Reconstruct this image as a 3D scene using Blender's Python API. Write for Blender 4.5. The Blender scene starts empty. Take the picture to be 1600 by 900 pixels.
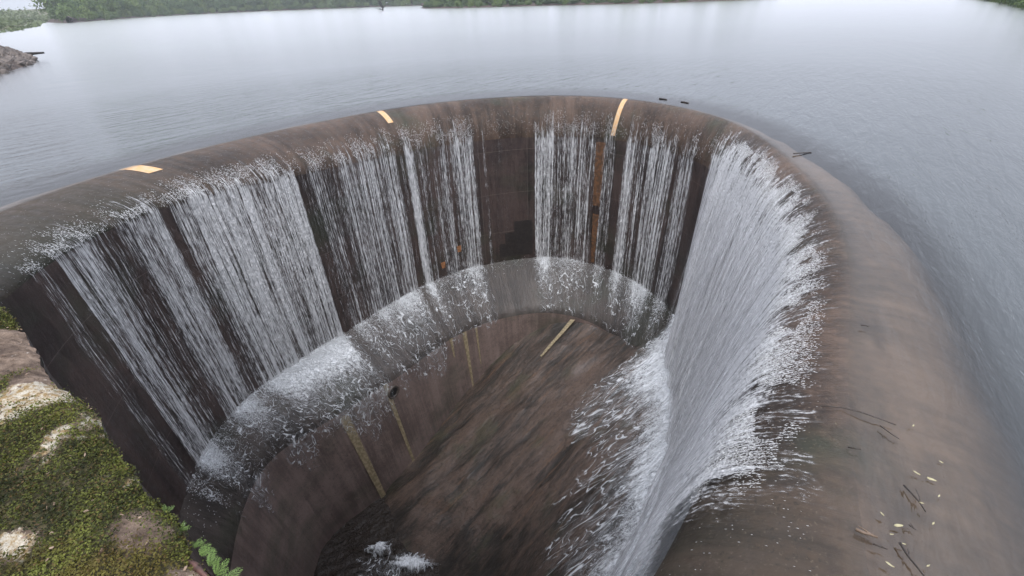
import bpy, bmesh, math, random
import numpy as np
from mathutils import Vector, Matrix
SC = bpy.context.scene
C = SC.collection
rnd = random.Random(7)
RN = np.random.RandomState(11)

# ------------------------------------------------------------------ camera, sky, sun
EYE = 4.5
FPX = 691.0
PITCH = math.atan(454.8 / FPX)
ROLL = math.atan(.036)
Fv = np.array([0, math.cos(PITCH), -math.sin(PITCH)])
U0 = np.array([0, math.sin(PITCH), math.cos(PITCH)])
R0 = np.array([1., 0, 0])
Rv = R0 * math.cos(ROLL) - U0 * math.sin(ROLL)
Uv = U0 * math.cos(ROLL) + R0 * math.sin(ROLL)
EYEP = np.array([0, 0, EYE])
cam = bpy.data.cameras.new('camera')
cam.sensor_width = 36
cam.lens = 36 * FPX / 1600
cam.clip_start = .05
cam.clip_end = 12000
camo = bpy.data.objects.new('camera', cam)
C.objects.link(camo)
M = Matrix(((Rv[0], Uv[0], -Fv[0]), (Rv[1], Uv[1], -Fv[1]), (Rv[2], Uv[2], -Fv[2]))).to_4x4()
M.translation = Vector(EYEP)
camo.matrix_world = M
SC.camera = camo
SC.view_settings.view_transform = 'Standard'
SC.view_settings.look = 'None'
SC.view_settings.exposure = 0.7
SC.view_settings.gamma = 1
SC.cycles.max_bounces = 6
SC.cycles.diffuse_bounces = 3
SC.cycles.transparent_max_bounces = 12
SC.cycles.use_denoising = True
SC.cycles.volume_bounces = 1

SUN_EL, SUN_AZ = math.radians(58), math.radians(185)      # azimuth clockwise from +Y
w = bpy.data.worlds.new('World')
SC.world = w
w.use_nodes = True
nt = w.node_tree
nt.nodes.clear()
def wn(t, **k):
    n = nt.nodes.new(t)
    for a, b in k.items(): setattr(n, a, b)
    return n
out = wn('ShaderNodeOutputWorld'); bg = wn('ShaderNodeBackground')
bg.inputs['Strength'].default_value = .12
sky = wn('ShaderNodeTexSky', sky_type='NISHITA', sun_disc=False)
sky.sun_elevation = SUN_EL; sky.sun_rotation = SUN_AZ; sky.dust_density = 4; sky.altitude = 200
tc = wn('ShaderNodeTexCoord')
sun_dir = Vector((math.sin(math.radians(14)), math.cos(math.radians(14)), .22)).normalized()
dot = wn('ShaderNodeVectorMath', operation='DOT_PRODUCT'); dot.inputs[1].default_value = sun_dir
nt.links.new(tc.outputs['Generated'], dot.inputs[0])
cr = wn('ShaderNodeValToRGB')            # brighter cloud around the hidden sun
cr.color_ramp.elements[0].position = 0; cr.color_ramp.elements[0].color = (.445, .46, .515, 1)
cr.color_ramp.elements[1].position = 1; cr.color_ramp.elements[1].color = (.475, .495, .565, 1)
e = cr.color_ramp.elements.new(.80); e.color = (.495, .515, .585, 1)
nt.links.new(dot.outputs['Value'], cr.inputs[0])
nz = wn('ShaderNodeTexNoise'); nz.inputs['Scale'].default_value = 2.2; nz.inputs['Detail'].default_value = 4
mp = wn('ShaderNodeMapping'); mp.inputs['Scale'].default_value = (1, 1, 2.5)
nt.links.new(tc.outputs['Generated'], mp.inputs[0]); nt.links.new(mp.outputs[0], nz.inputs['Vector'])
mr = wn('ShaderNodeMapRange'); mr.inputs['From Min'].default_value = .3; mr.inputs['From Max'].default_value = .7
mr.inputs['To Min'].default_value = 8.6; mr.inputs['To Max'].default_value = 11.4
nt.links.new(nz.outputs[0], mr.inputs[0])
vm = wn('ShaderNodeVectorMath', operation='SCALE')
sx = wn('ShaderNodeSeparateXYZ'); nt.links.new(tc.outputs['Generated'], sx.inputs[0])
el = wn('ShaderNodeMapRange', interpolation_type='LINEAR')      # overcast sky: the zenith is about three times the horizon
el.inputs['From Min'].default_value = 0; el.inputs['From Max'].default_value = .9; el.inputs['To Min'].default_value = .53; el.inputs['To Max'].default_value = 2.7
nt.links.new(sx.outputs['Z'], el.inputs[0])
mm_ = wn('ShaderNodeMath', operation='MULTIPLY'); nt.links.new(mr.outputs[0], mm_.inputs[0]); nt.links.new(el.outputs[0], mm_.inputs[1])
nt.links.new(cr.outputs[0], vm.inputs[0]); nt.links.new(mm_.outputs[0], vm.inputs['Scale'])
mx = wn('ShaderNodeMix', data_type='RGBA'); mx.inputs[0].default_value = .88
nt.links.new(sky.outputs[0], mx.inputs[6]); nt.links.new(vm.outputs[0], mx.inputs[7])
nt.links.new(mx.outputs[2], bg.inputs['Color']); nt.links.new(bg.outputs[0], out.inputs[0])

sun = bpy.data.lights.new('sun', 'SUN'); sun.energy = 1.5; sun.angle = math.radians(40); sun.color = (1, .97, .93)
suno = bpy.data.objects.new('sun', sun); C.objects.link(suno)
sd = Vector((math.sin(SUN_AZ) * math.cos(SUN_EL), math.cos(SUN_AZ) * math.cos(SUN_EL), math.sin(SUN_EL)))
suno.rotation_euler = sd.to_track_quat('Z', 'Y').to_euler()

# ------------------------------------------------------------------ helpers
def unp(x, y, z=0.):
    d = Fv * FPX + Rv * (x - 800) + Uv * (450 - y)
    return EYEP + d * ((z - EYE) / d[2])

def tag(o, label=None, cat=None, group=None, kind=None):
    if label: o['label'] = label
    if cat: o['category'] = cat
    if group: o['group'] = group
    if kind: o['kind'] = kind
    return o

def mesh_obj(name, verts, faces, mat=None, parent=None, smooth=True, uv=None, attrs=None):
    me = bpy.data.meshes.new(name)
    verts = np.asarray(verts, dtype=np.float32).reshape(-1, 3)
    if isinstance(faces, np.ndarray):
        k = faces.shape[1]; nf = len(faces)
        me.vertices.add(len(verts)); me.vertices.foreach_set('co', verts.ravel())
        me.loops.add(nf * k); me.loops.foreach_set('vertex_index', faces.astype(np.int32).ravel())
        me.polygons.add(nf); me.polygons.foreach_set('loop_start', np.arange(0, nf * k, k, dtype=np.int32))
        me.update(calc_edges=True)
    else:
        me.from_pydata([tuple(map(float, v)) for v in verts], [], faces)
    if uv is not None:
        l = me.uv_layers.new(name='UVMap')
        idx = np.empty(len(me.loops), dtype=np.int32); me.loops.foreach_get('vertex_index', idx)
        l.data.foreach_set('uv', np.asarray(uv, dtype=np.float32)[idx].ravel())
    if attrs:
        for k_, v_ in attrs.items():
            a = me.attributes.new(k_, 'FLOAT', 'POINT'); a.data.foreach_set('value', np.asarray(v_, dtype=np.float32).ravel())
    if smooth: me.polygons.foreach_set('use_smooth', [True] * len(me.polygons))
    me.validate(); me.update()
    o = bpy.data.objects.new(name, me); C.objects.link(o)
    if mat: me.materials.append(mat)
    if parent: o.parent = parent
    return o

def grid_faces(nu, nv, flip=False):
    i = np.arange((nu - 1) * (nv - 1)); a = i // (nv - 1); b = i % (nv - 1)
    v = a * nv + b
    f = np.stack([v, v + nv, v + nv + 1, v + 1], 1)
    return f[:, ::-1].copy() if flip else f

def grid_obj(name, P, mat, parent=None, uv=None, attrs=None, flip=False, smooth=True):
    nu, nv = P.shape[:2]
    return mesh_obj(name, P.reshape(-1, 3), grid_faces(nu, nv, flip), mat, parent, smooth,
                    None if uv is None else uv.reshape(-1, 2),
                    None if attrs is None else {k: v.reshape(-1) for k, v in attrs.items()})

_T = RN.rand(256, 256)
def vnoise(x, y, seed=0):
    x = np.asarray(x, float) + seed * 17.3; y = np.asarray(y, float) + seed * 9.7
    xi = np.floor(x).astype(int); yi = np.floor(y).astype(int); fx = x - xi; fy = y - yi
    fx = fx * fx * (3 - 2 * fx); fy = fy * fy * (3 - 2 * fy)
    g = lambda a, b: _T[a & 255, b & 255]
    return (g(xi, yi) * (1 - fx) + g(xi + 1, yi) * fx) * (1 - fy) + (g(xi, yi + 1) * (1 - fx) + g(xi + 1, yi + 1) * fx) * fy
def fbm(x, y, o=4, seed=0):
    s = 0; a = .5; n = 0
    for k in range(o):
        s = s + a * vnoise(x * 2 ** k, y * 2 ** k, seed + k); n += a; a *= .5
    return s / n
def sstep(a, b, x):
    t = np.clip((np.asarray(x, float) - a) / (b - a), 0, 1); return t * t * (3 - 2 * t)

class NT:
    def __init__(s, name):
        s.m = bpy.data.materials.new(name); s.m.use_nodes = True; s.t = s.m.node_tree; s.t.nodes.clear()
        s.out = s.n('ShaderNodeOutputMaterial')
    def n(s, t, ins=None, **k):
        x = s.t.nodes.new(t)
        for a, b in k.items(): setattr(x, a, b)
        if ins:
            for a, b in ins.items():
                if isinstance(b, bpy.types.NodeSocket): s.t.links.new(b, x.inputs[a])
                else: x.inputs[a].default_value = b
        return x
    def uv(s): return s.n('ShaderNodeUVMap').outputs[0]
    def obj(s): return s.n('ShaderNodeTexCoord').outputs['Object']
    def attr(s, a): return s.n('ShaderNodeAttribute', attribute_name=a).outputs['Fac']
    def map(s, v, sc=(1, 1, 1), rot=(0, 0, 0)): return s.n('ShaderNodeMapping', {0: v, 'Scale': sc, 'Rotation': rot}).outputs[0]
    def noise(s, v, scale=1, detail=4, rough=.5, dist=0):
        return s.n('ShaderNodeTexNoise', {'Vector': v, 'Scale': scale, 'Detail': detail, 'Roughness': rough, 'Distortion': dist}).outputs[0]
    def vor(s, v, scale, feature='F1'):
        return s.n('ShaderNodeTexVoronoi', {'Vector': v, 'Scale': scale}, feature=feature).outputs['Distance']
    def mth(s, op, a, b=0., c=0., clamp=False):
        return s.n('ShaderNodeMath', {0: a, 1: b, 2: c}, operation=op, use_clamp=clamp).outputs[0]
    def rng(s, v, a, b, c=0., d=1., smooth=True):
        return s.n('ShaderNodeMapRange', {0: v, 1: a, 2: b, 3: c, 4: d}, interpolation_type='SMOOTHSTEP' if smooth else 'LINEAR').outputs[0]
    def mix(s, f, a, b):
        x = s.n('ShaderNodeMix', data_type='RGBA')
        for i, v in ((0, f), (6, a), (7, b)):
            if isinstance(v, bpy.types.NodeSocket): s.t.links.new(v, x.inputs[i])
            else: x.inputs[i].default_value = v if i == 0 else (*v, 1)
        return x.outputs[2]
    def bsdf(s, **k): return s.n('ShaderNodeBsdfPrincipled', {a.replace('_', ' '): b for a, b in k.items()}).outputs[0]
    def bump(s, h, st=.3, d=.02, nrm=None):
        i = {'Height': h, 'Strength': st, 'Distance': d}
        if nrm is not None: i['Normal'] = nrm
        return s.n('ShaderNodeBump', i).outputs[0]
    def done(s, sh): s.t.links.new(sh, s.out.inputs[0]); return s.m

# ------------------------------------------------------------------ plan curves of the spillway
crest_px = [(0, 325), (60, 303), (130, 280), (200, 262), (300, 235), (400, 210), (500, 190), (590, 172), (700, 157), (835, 148),
            (900, 148), (975, 152), (1050, 163), (1120, 178), (1180, 203), (1230, 244), (1275, 285), (1310, 325), (1330, 370), (1335, 430),
            (1328, 500), (1316, 600), (1320, 700), (1333, 800), (1345, 900)]
cp = [unp(x, y)[:2] for x, y in crest_px]
cp = [np.array((-11.6, 4.2)), np.array((-12.7, 6.0)), np.array((-13.6, 8.0)), np.array((-14.15, 10.2))] + cp + [np.array((2.55, .6)), np.array((1.9, -.8)), np.array((1.2, -2.0))]
cp = np.array(cp)
def resample(P, n):
    L = np.r_[0, np.cumsum(np.linalg.norm(np.diff(P, axis=0), axis=1))]
    t = np.linspace(0, L[-1], n)
    return np.stack([np.interp(t, L, P[:, k]) for k in range(P.shape[1])], 1)
def smooth(P, it):
    P = P.copy()
    for _ in range(it): P[1:-1] = .25 * P[:-2] + .5 * P[1:-1] + .25 * P[2:]
    return P
NU = 1201
CR = resample(smooth(resample(cp, 241), 90), NU)
S = np.r_[0, np.cumsum(np.linalg.norm(np.diff(CR, axis=0), axis=1))]       # arc length (m)
tan = np.gradient(CR, axis=0); tan /= np.linalg.norm(tan, axis=1)[:, None]
nin = np.stack([tan[:, 1], -tan[:, 0]], 1)                                   # inward normal
nin = resample(smooth(nin, 60), NU); nin /= np.linalg.norm(nin, axis=1)[:, None]
def s_near(pt, curve):
    return S[int(np.argmin(np.linalg.norm(curve - np.asarray(pt)[:2], axis=1)))]
# inset of the wall face and drop of the rounded crest, by station
def stn(x, y): return s_near(unp(x, y), CR)
inset = np.interp(S, [0, stn(130, 280), stn(400, 210), stn(590, 172), stn(835, 148), stn(1050, 163), stn(1230, 244), stn(1330, 370), stn(1316, 600), stn(1345, 900), S[-1]],
                  [2.2, 2.5, 2.8, 2.2, 1.45, 1.5, 1.3, 1.2, 1.2, 1.6, 3.2])
drop = np.interp(S, [0, stn(200, 262), stn(590, 172), stn(835, 148), stn(1180, 203), stn(1275, 285), stn(1320, 700), S[-1]], [.55, .85, 1.6, 1.8, 1.5, 1.05, 1.05, 1.7])
def sm1(a, it=400):
    a = a.copy()
    for _ in range(it): a[1:-1] = .25 * a[:-2] + .5 * a[1:-1] + .25 * a[2:]
    return a
inset = sm1(inset); drop = sm1(drop)
W = CR + nin * inset[:, None]
Z_LEDGE, Z_EDGE, Z_POOL, Z_BOT = -9.2, -11.2, -17.75, -21.
s_block = s_near(unp(1050, 497, Z_LEDGE), W)
i_block = int(np.searchsorted(S, s_block))
off2 = np.interp(S, [0, stn(0, 325), stn(160, 270), stn(400, 210), stn(835, 148), s_block], [.7, 1.1, 2.2, 2.5, 2.85, 2.75]); off2 = sm1(off2)
n2 = resample(smooth(nin, 400), NU); n2 /= np.linalg.norm(n2, axis=1)[:, None]
W3 = W + n2 * off2[:, None]
BAT = .13                               # the lower wall leans in by this much per metre of depth
DN = np.array([.584, .812])            # the dam face: DN . p = 0, the lake side is positive
DT = np.array([.812, -.584])

# floor of the chute: smooth surface through measured points
fp = np.array([(1.9, 22, -11.85), (-3.2, 20, -15.6), (-6.4, 15.7, -17.2), (-8, 13.8, -18.2), (5.4, 16.8, -11.5), (6.9, 13.3, -9.9), (3.6, 6, -10.2),
               (-5.7, 13.6, -16.7), (-3.7, 10, -17.75), (8.1, 17.7, -9.9), (4, 21.4, -11.5), (1, 26, -11.5), (-2, 6, -18.4), (-9, 9, -19.5), (1.5, 2, -13), (-1, 1, -17), (8, 22, -10.5), (0, 12, -15)])
def tps(P, z, lam=.6):
    n = len(P); d = np.linalg.norm(P[:, None] - P[None], axis=2)
    K = np.where(d > 0, d * d * np.log(d + 1e-9), 0) + lam * n * np.eye(n)
    A = np.zeros((n + 3, n + 3)); A[:n, :n] = K; A[:n, n] = 1; A[:n, n + 1:] = P; A[n, :n] = 1; A[n + 1:, :n] = P.T
    c = np.linalg.solve(A, np.r_[z, 0, 0, 0])
    def f(X, Y):
        X = np.asarray(X, float); Y = np.asarray(Y, float)
        r = c[n] + c[n + 1] * X + c[n + 2] * Y
        for i in range(n):
            q = np.sqrt((X - P[i, 0]) ** 2 + (Y - P[i, 1]) ** 2) + 1e-9
            r = r + c[i] * q * q * np.log(q)
        return r
    return f
floor_z = tps(fp[:, :2], fp[:, 2])

# ------------------------------------------------------------------ materials
def concrete(name, cols, joints=False, streak=True, rough=.35, green=0., bumpd=.02, coat=.25, spec=.35, algae=False, pale=False):
    m = NT(name); uv = m.uv(); o = m.obj()
    n1 = m.noise(m.map(o, (.35, .35, .35)), 1, 5, .6)
    n2 = m.noise(o, 5, 4, .6)
    n3 = m.noise(m.map(uv, (2.2, .12, 1)), 1, 6, .65) if streak else m.noise(o, 1.3, 5)
    f = m.mth('ADD', m.mth('MULTIPLY', n1, .45), m.mth('ADD', m.mth('MULTIPLY', n3, .35), m.mth('MULTIPLY', n2, .2)))
    col = m.mix(m.rng(f, .41, .60), cols[0], cols[1])
    g = m.rng(m.noise(m.map(o, (.25, .25, .4)), 1, 4, .6), .5, .68)
    if green: col = m.mix(m.mth('MULTIPLY', g, green), col, (.022, .034, .018))
    sp = m.rng(m.noise(o, 28, 3, .6), .58, .75)
    col = m.mix(m.mth('MULTIPLY', sp, .6), col, cols[2])
    dk = m.rng(m.noise(o, 17, 4, .7), .56, .7)
    col = m.mix(m.mth('MULTIPLY', dk, .75), col, (.018, .014, .012))
    if joints:
        br = m.n('ShaderNodeTexBrick', {'Vector': m.map(uv, (1, 1, 1)), 'Scale': 1, 'Mortar Size': .012, 'Mortar Smooth': .3, 'Brick Width': 3.0, 'Row Height': 2.4}, offset=0.)
        col = m.mix(m.mth('MULTIPLY', br.outputs['Fac'], .5), col, (.13, .11, .095))
    hgt = m.mth('ADD', m.mth('MULTIPLY', n2, .6), m.noise(m.map(uv, (9, 1.2, 1)), 1, 4))
    nrm = m.bump(hgt, .6, bumpd)
    if pale:
        ac = m.mix(m.rng(f, .38, .62), (.066, .050, .039), (.155, .113, .088))
        pl_ = m.rng(m.mth('ADD', m.attr('pale'), m.mth('MULTIPLY', m.mth('SUBTRACT', n2, .5), .5)), 0., 1.)
        col = m.mix(pl_, col, ac)
    if algae:
        al_ = m.mth('MULTIPLY', m.attr('algae'), m.rng(m.mth('ADD', n1, m.mth('MULTIPLY', n2, .5)), .55, .85, .35, 1))
        col = m.mix(al_, col, (.018, .020, .013))
    rg = m.rng(n2, .3, .7, rough - .1, rough + .18)
    return m.done(m.bsdf(Base_Color=col, Roughness=rg, Normal=nrm, Coat_Weight=coat, Coat_Roughness=.3, Specular_IOR_Level=spec))

M_crest = concrete('wet_crest_concrete', ((.020, .013, .009), (.080, .053, .039), (.17, .13, .10)), green=.6, rough=.6, coat=.03, bumpd=.05, spec=.25, algae=True, pale=True)
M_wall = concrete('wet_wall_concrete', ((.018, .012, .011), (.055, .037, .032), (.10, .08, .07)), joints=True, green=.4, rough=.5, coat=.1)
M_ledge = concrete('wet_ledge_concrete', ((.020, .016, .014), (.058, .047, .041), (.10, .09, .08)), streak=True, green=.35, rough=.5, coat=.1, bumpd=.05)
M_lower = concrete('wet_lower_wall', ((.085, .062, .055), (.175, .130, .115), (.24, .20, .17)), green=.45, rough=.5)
M_apron = concrete('submerged_apron', ((.030, .022, .017), (.085, .062, .048), (.17, .13, .10)), green=.6, rough=.7, coat=0., spec=.25, algae=True, pale=True)

def floor_mat():
    m = NT('wet_chute_floor'); o = m.obj()
    # streaks run the way the water runs, about 210 degrees in plan
    mo = m.map(o, (1, 1, .2), (0, 0, math.radians(-32)))
    wv = m.noise(m.map(mo, (.18, 1.1, 1)), 1, 6, .62, .6)
    n1 = m.noise(o, .35, 4); n2 = m.noise(m.map(mo, (1.6, 5, 1)), 1, 5, .7)
    f = m.mth('ADD', m.mth('MULTIPLY', wv, .42), m.mth('ADD', m.mth('MULTIPLY', n1, .28), m.mth('MULTIPLY', n2, .30)))
    col = m.mix(m.rng(f, .42, .59), (.022, .019, .016), (.095, .066, .051))
    col = m.mix(m.mth('MULTIPLY', m.rng(m.noise(mo, .5, 5, .6), .54, .68), .55), col, (.050, .052, .030))
    col = m.mix(m.mth('MULTIPLY', m.rng(m.noise(m.map(mo, (.2, 3.5, 1)), 1, 6, .75), .57, .66), .55), col, (.15, .085, .05))
    col = m.mix(m.mth('MULTIPLY', m.rng(m.noise(o, 6, 5, .72), .50, .66), .6), col, (.020, .016, .014))
    col = m.mix(m.mth('MULTIPLY', m.rng(m.noise(m.map(mo, (2, 4, 1)), 2.2, 5, .75), .60, .70), .5), col, (.15, .115, .09))
    nrm = m.bump(m.mth('ADD', wv, m.mth('ADD', m.mth('MULTIPLY', n2, .6), m.mth('MULTIPLY', m.noise(o, 5, 4, .65), .5))), .9, .09)
    return m.done(m.bsdf(Base_Color=col, Roughness=.42, Normal=nrm, Coat_Weight=.3, Coat_Roughness=.12, Specular_IOR_Level=.4))
M_floor = floor_mat()

def plain(name, col, rough=.7, n=.3, scale=8, col2=None, bump=.3, d=.01, spec=.5):
    m = NT(name); o = m.obj()
    nn = m.noise(o, scale, 5, .6)
    c2 = col2 or tuple(c * (1 - n) for c in col)
    return m.done(m.bsdf(Base_Color=m.mix(m.rng(nn, .35, .65), col, c2), Roughness=rough, Normal=m.bump(nn, bump, d), Specular_IOR_Level=spec))

def stain(name, col, scale=(6, .8, 1), cover=.5, col2=None):
    m = NT(name); uv = m.uv()
    n = m.noise(m.map(uv, scale), 1, 5, .7)
    f = m.attr('fade')
    a = m.rng(m.mth('ADD', n, m.mth('MULTIPLY', f, .6)), .95 - cover * .6, 1.15 - cover * .6)
    sh = m.bsdf(Base_Color=m.mix(m.rng(m.noise(uv, 5, 4), .4, .6), col, col2 or tuple(c * .6 for c in col)), Roughness=.6)
    return m.done(m.n('ShaderNodeMixShader', {0: a, 1: m.n('ShaderNodeBsdfTransparent').outputs[0], 2: sh}).outputs[0])

# falling water: thin white sheets broken into threads
def fall_mat():
    m = NT('falling_white_water'); uv = m.uv(); D = m.attr('dens')
    warp = m.noise(m.map(uv, (.5, .25, 1)), 1, 2)
    uvw = m.n('ShaderNodeVectorMath', {0: uv, 1: m.n('ShaderNodeCombineXYZ', {0: m.mth('MULTIPLY', m.mth('SUBTRACT', warp, .5), .25)}).outputs[0]}, operation='ADD').outputs[0]
    a1 = m.noise(m.map(uvw, (7.5, .22, 1)), 1, 4, .65)          # long threads
    a2 = m.noise(m.map(uvw, (24, 2.4, 1)), 1, 3, .6)           # short threads and beads
    a3 = m.noise(m.map(uvw, (2.2, .5, 1)), 1, 3, .5)
    v = m.mth('ADD', m.mth('MULTIPLY', a1, .42), m.mth('ADD', m.mth('MULTIPLY', a2, .46), m.mth('MULTIPLY', a3, .18)))
    thr = m.noise(m.map(uvw, (13, .05, 1)), 1, 3, .7)
    v = m.mth('ADD', v, m.mth('MULTIPLY', m.mth('SUBTRACT', thr, .5), .55))
    v = m.mth('ADD', m.mth('MULTIPLY', m.mth('SUBTRACT', v, .5), 1.35), .5)
    th = m.rng(D, 0, 1, .73, .385, smooth=False)
    al = m.rng(m.mth('SUBTRACT', v, th), -.15, .20, 0, .93)
    al = m.mth('MULTIPLY', al, m.rng(D, .0, .1))
    col = m.mix(m.rng(a2, .3, .7), (.74, .755, .78), (.93, .935, .95))
    nrm = m.bump(m.mth('ADD', v, m.mth('MULTIPLY', m.noise(m.map(uvw, (9, 5, 1)), 1, 4, .6), .8)), 1., .16)
    wh = m.bsdf(Base_Color=col, Roughness=.5, Normal=nrm, Specular_IOR_Level=.3)
    tr = m.n('ShaderNodeBsdfTranslucent', {0: (.8, .82, .86, 1)}).outputs[0]
    sh = m.n('ShaderNodeMixShader', {0: .08, 1: wh, 2: tr}).outputs[0]
    return m.done(m.n('ShaderNodeMixShader', {0: al, 1: m.n('ShaderNodeBsdfTransparent').outputs[0], 2: sh}).outputs[0])
M_fall = fall_mat()

def foam_mat(name='lacy_foam', sc=1.0, stretch=(1, 1, 1)):
    m = NT(name); uv = m.map(m.uv(), stretch); D = m.attr('dens')
    wx = m.n('ShaderNodeTexNoise', {'Vector': uv, 'Scale': 1.1 * sc, 'Detail': 1.5}).outputs['Color']
    uw = m.n('ShaderNodeVectorMath', {0: uv, 1: m.n('ShaderNodeVectorMath', {0: wx, 1: (.55, .55, 0)}, operation='MULTIPLY').outputs[0]}, operation='ADD').outputs[0]
    big = m.noise(uv, 1.1 * sc, 4, .6); fine = m.noise(uw, 13 * sc, 4, .7); blob = m.noise(uw, 4.0 * sc, 4, .65)
    # curling threads of foam: ridges of a swirling noise, broken up, wider where there is more of it
    def ridge(scale, dist, w0, w1, seed):
        n = m.noise(m.map(uw, (1, 1, 1), (0, 0, seed)), scale * sc, 1.2, .5, dist)
        return m.rng(m.mth('ABSOLUTE', m.mth('SUBTRACT', n, .5)), 0., m.rng(D, .05, 1, w0, w1, smooth=False), 1, 0)
    l1 = ridge(1.3, .7, .014, .06, .3); l2 = ridge(2.6, .6, .016, .09, 1.9); l3 = ridge(4.4, .6, .006, .10, 2.7)
    brk = m.rng(m.noise(uw, 3.1 * sc, 3, .6), .40, .58, .0, 1)
    brk2 = m.rng(m.noise(uw, 2.3 * sc, 3, .6), .60, .42, .0, 1)
    lace = m.mth('MAXIMUM', m.mth('MULTIPLY', l1, m.mth('MAXIMUM', brk, m.rng(D, .3, 1))), m.mth('MAXIMUM', m.mth('MULTIPLY', l2, brk2), m.mth('MULTIPLY', l3, m.rng(D, .35, .8))))
    lace = m.mth('MULTIPLY', lace, m.rng(m.mth('ADD', fine, m.mth('MULTIPLY', big, .4)), .42, .66, .55, 1))
    body = m.rng(m.mth('ADD', m.mth('MULTIPLY', blob, .55), m.mth('ADD', m.mth('MULTIPLY', fine, .45), m.mth('MULTIPLY', D, .55))), .70, .98)
    body = m.mth('MULTIPLY', body, m.rng(D, .15, .8))
    film = m.mth('MULTIPLY', m.rng(m.mth('ADD', m.mth('MULTIPLY', blob, .6), m.mth('MULTIPLY', fine, .4)), .42, .62, .0, .7), m.rng(D, .1, .9))
    al = m.mth('MULTIPLY', m.mth('MAXIMUM', m.mth('MAXIMUM', m.mth('MULTIPLY', lace, .8), body), film), m.rng(D, .02, .22, 0, .92))
    col = m.mix(m.rng(fine, .3, .7), (.58, .61, .64), (.86, .88, .90))
    sh = m.bsdf(Base_Color=col, Roughness=.5, Normal=m.bump(m.mth('ADD', lace, blob), .9, .05))
    return m.done(m.n('ShaderNodeMixShader', {0: al, 1: m.n('ShaderNodeBsdfTransparent').outputs[0], 2: sh}).outputs[0])
M_foam = foam_mat('lacy_foam', 1.0, (1.15, .8, 1))
M_foam2 = foam_mat('running_foam', .9, (1.25, .55, 1))

def water_mat():
    m = NT('lake_water'); o = m.obj(); dep = m.attr('depth'); rp = m.attr('ripple')
    # wind ripples, crests lying along about 50 degrees
    mo = m.map(o, (1, 1, 1), (0, 0, math.radians(-55)))
    n0 = m.noise(m.map(mo, (.07, .25, 1)), 1, 3, .5, .4)
    n1 = m.noise(m.map(mo, (.55, 2.3, 1)), 1, 4, .55, .5)
    n2 = m.noise(m.map(mo, (2.4, 8, 1)), 1, 3, .5, .4)
    h = m.mth('ADD', m.mth('MULTIPLY', n1, .8), m.mth('ADD', m.mth('MULTIPLY', n2, .16), m.mth('MULTIPLY', n0, 1.2)))
    nrm = m.n('ShaderNodeBump', {'Height': h, 'Strength': m.rng(rp, 0, 1, .02, 1., smooth=False), 'Distance': .20}).outputs[0]
    fr = m.n('ShaderNodeFresnel', {'IOR': 1.33, 'Normal': nrm}).outputs[0]
    gl = m.n('ShaderNodeBsdfGlossy', {'Color': (1, 1, 1, 1), 'Roughness': m.rng(rp, 0, .3, .21, .08, smooth=False), 'Normal': nrm}).outputs[0]
    tr = m.n('ShaderNodeBsdfTransparent', {0: (.86, .84, .78, 1)}).outputs[0]
    df = m.n('ShaderNodeBsdfDiffuse', {0: (.05, .058, .062, 1)}).outputs[0]
    body = m.n('ShaderNodeMixShader', {0: m.rng(dep, .05, 1.0), 1: tr, 2: df}).outputs[0]
    wsh = m.n('ShaderNodeMixShader', {0: m.mth('MINIMUM', m.mth('ADD', m.mth('MULTIPLY', fr, 1.1), .02), 1.), 1: body, 2: gl}).outputs[0]
    return m.done(m.n('ShaderNodeMixShader', {0: m.attr('edge'), 1: m.n('ShaderNodeBsdfTransparent').outputs[0], 2: wsh}).outputs[0])
M_water = water_mat()

def pool_mat():
    m = NT('dark_pool_water'); o = m.obj()
    mo = m.map(o, (1, 1, 1), (0, 0, math.radians(-25)))
    h = m.mth('ADD', m.noise(m.map(mo, (1.1, 3.2, 1)), 1, 4, .6, .7), m.mth('MULTIPLY', m.noise(mo, 9, 3), .25))
    nrm = m.bump(h, 1., .28)
    return m.done(m.bsdf(Base_Color=(.022, .016, .012, 1), Roughness=.12, Normal=nrm, IOR=1.33))
M_pool = pool_mat()

# ------------------------------------------------------------------ the spillway
spill = bpy.data.objects.new('spillway_shaft', None); C.objects.link(spill); spill.location = (-2, 13, Z_BOT)
tag(spill, 'huge brown concrete overflow shaft sunk in the lake with water pouring over its rounded rim', 'spillway')
class SP:  # parts keep world coordinates
    inv = Matrix.Translation(-Vector((-2, 13, Z_BOT)))
def part(o, parent=spill):
    o.parent = parent
    o.matrix_parent_inverse = Matrix.Translation(-Vector((-2, 13, Z_BOT))) if parent is spill else Matrix()
    return o
_mo = mesh_obj

def prof(a):   # rounded crest: fraction inward, fraction down
    return np.sin(a) ** 1.0, 1 - np.cos(a)
US = np.arange(0, NU, 3)
# crest with the apron that slopes away under the lake
na = 20
A = np.linspace(0, math.pi / 2, na)
outs = [(-7.5, -5.2), (-5, -3.3), (-3.6, -2.0), (-2.6, -1.2), (-1.9, -.62), (-1.3, -.3), (-.8, -.14), (-.6, -.10), (-.4, -.06), (-.25, -.04), (-.12, -.02)]
def apron_curve(dx): return CR[US] - nin[US] * (-dx)
P = np.zeros((len(US), len(outs), 3))
for k, (dx, dz) in enumerate(outs):
    q = CR[US] + nin[US] * dx
    P[:, k, :2] = q; P[:, k, 2] = dz - .03 + (fbm(q[:, 0] * .8, q[:, 1] * .8, 3, 3) - .5) * .22 * min(1, abs(dx) / 2)
P = np.concatenate([P, np.c_[CR[US], np.full(len(US), -.015)].reshape(len(US), 1, 3)], 1)
uvp = np.zeros(P.shape[:2] + (2,)); uvp[..., 0] = S[US][:, None]; uvp[..., 1] = np.r_[[o_[0] for o_ in outs], 0][None]
dxs = np.abs(np.r_[[o_[0] for o_ in outs], 0])
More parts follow.
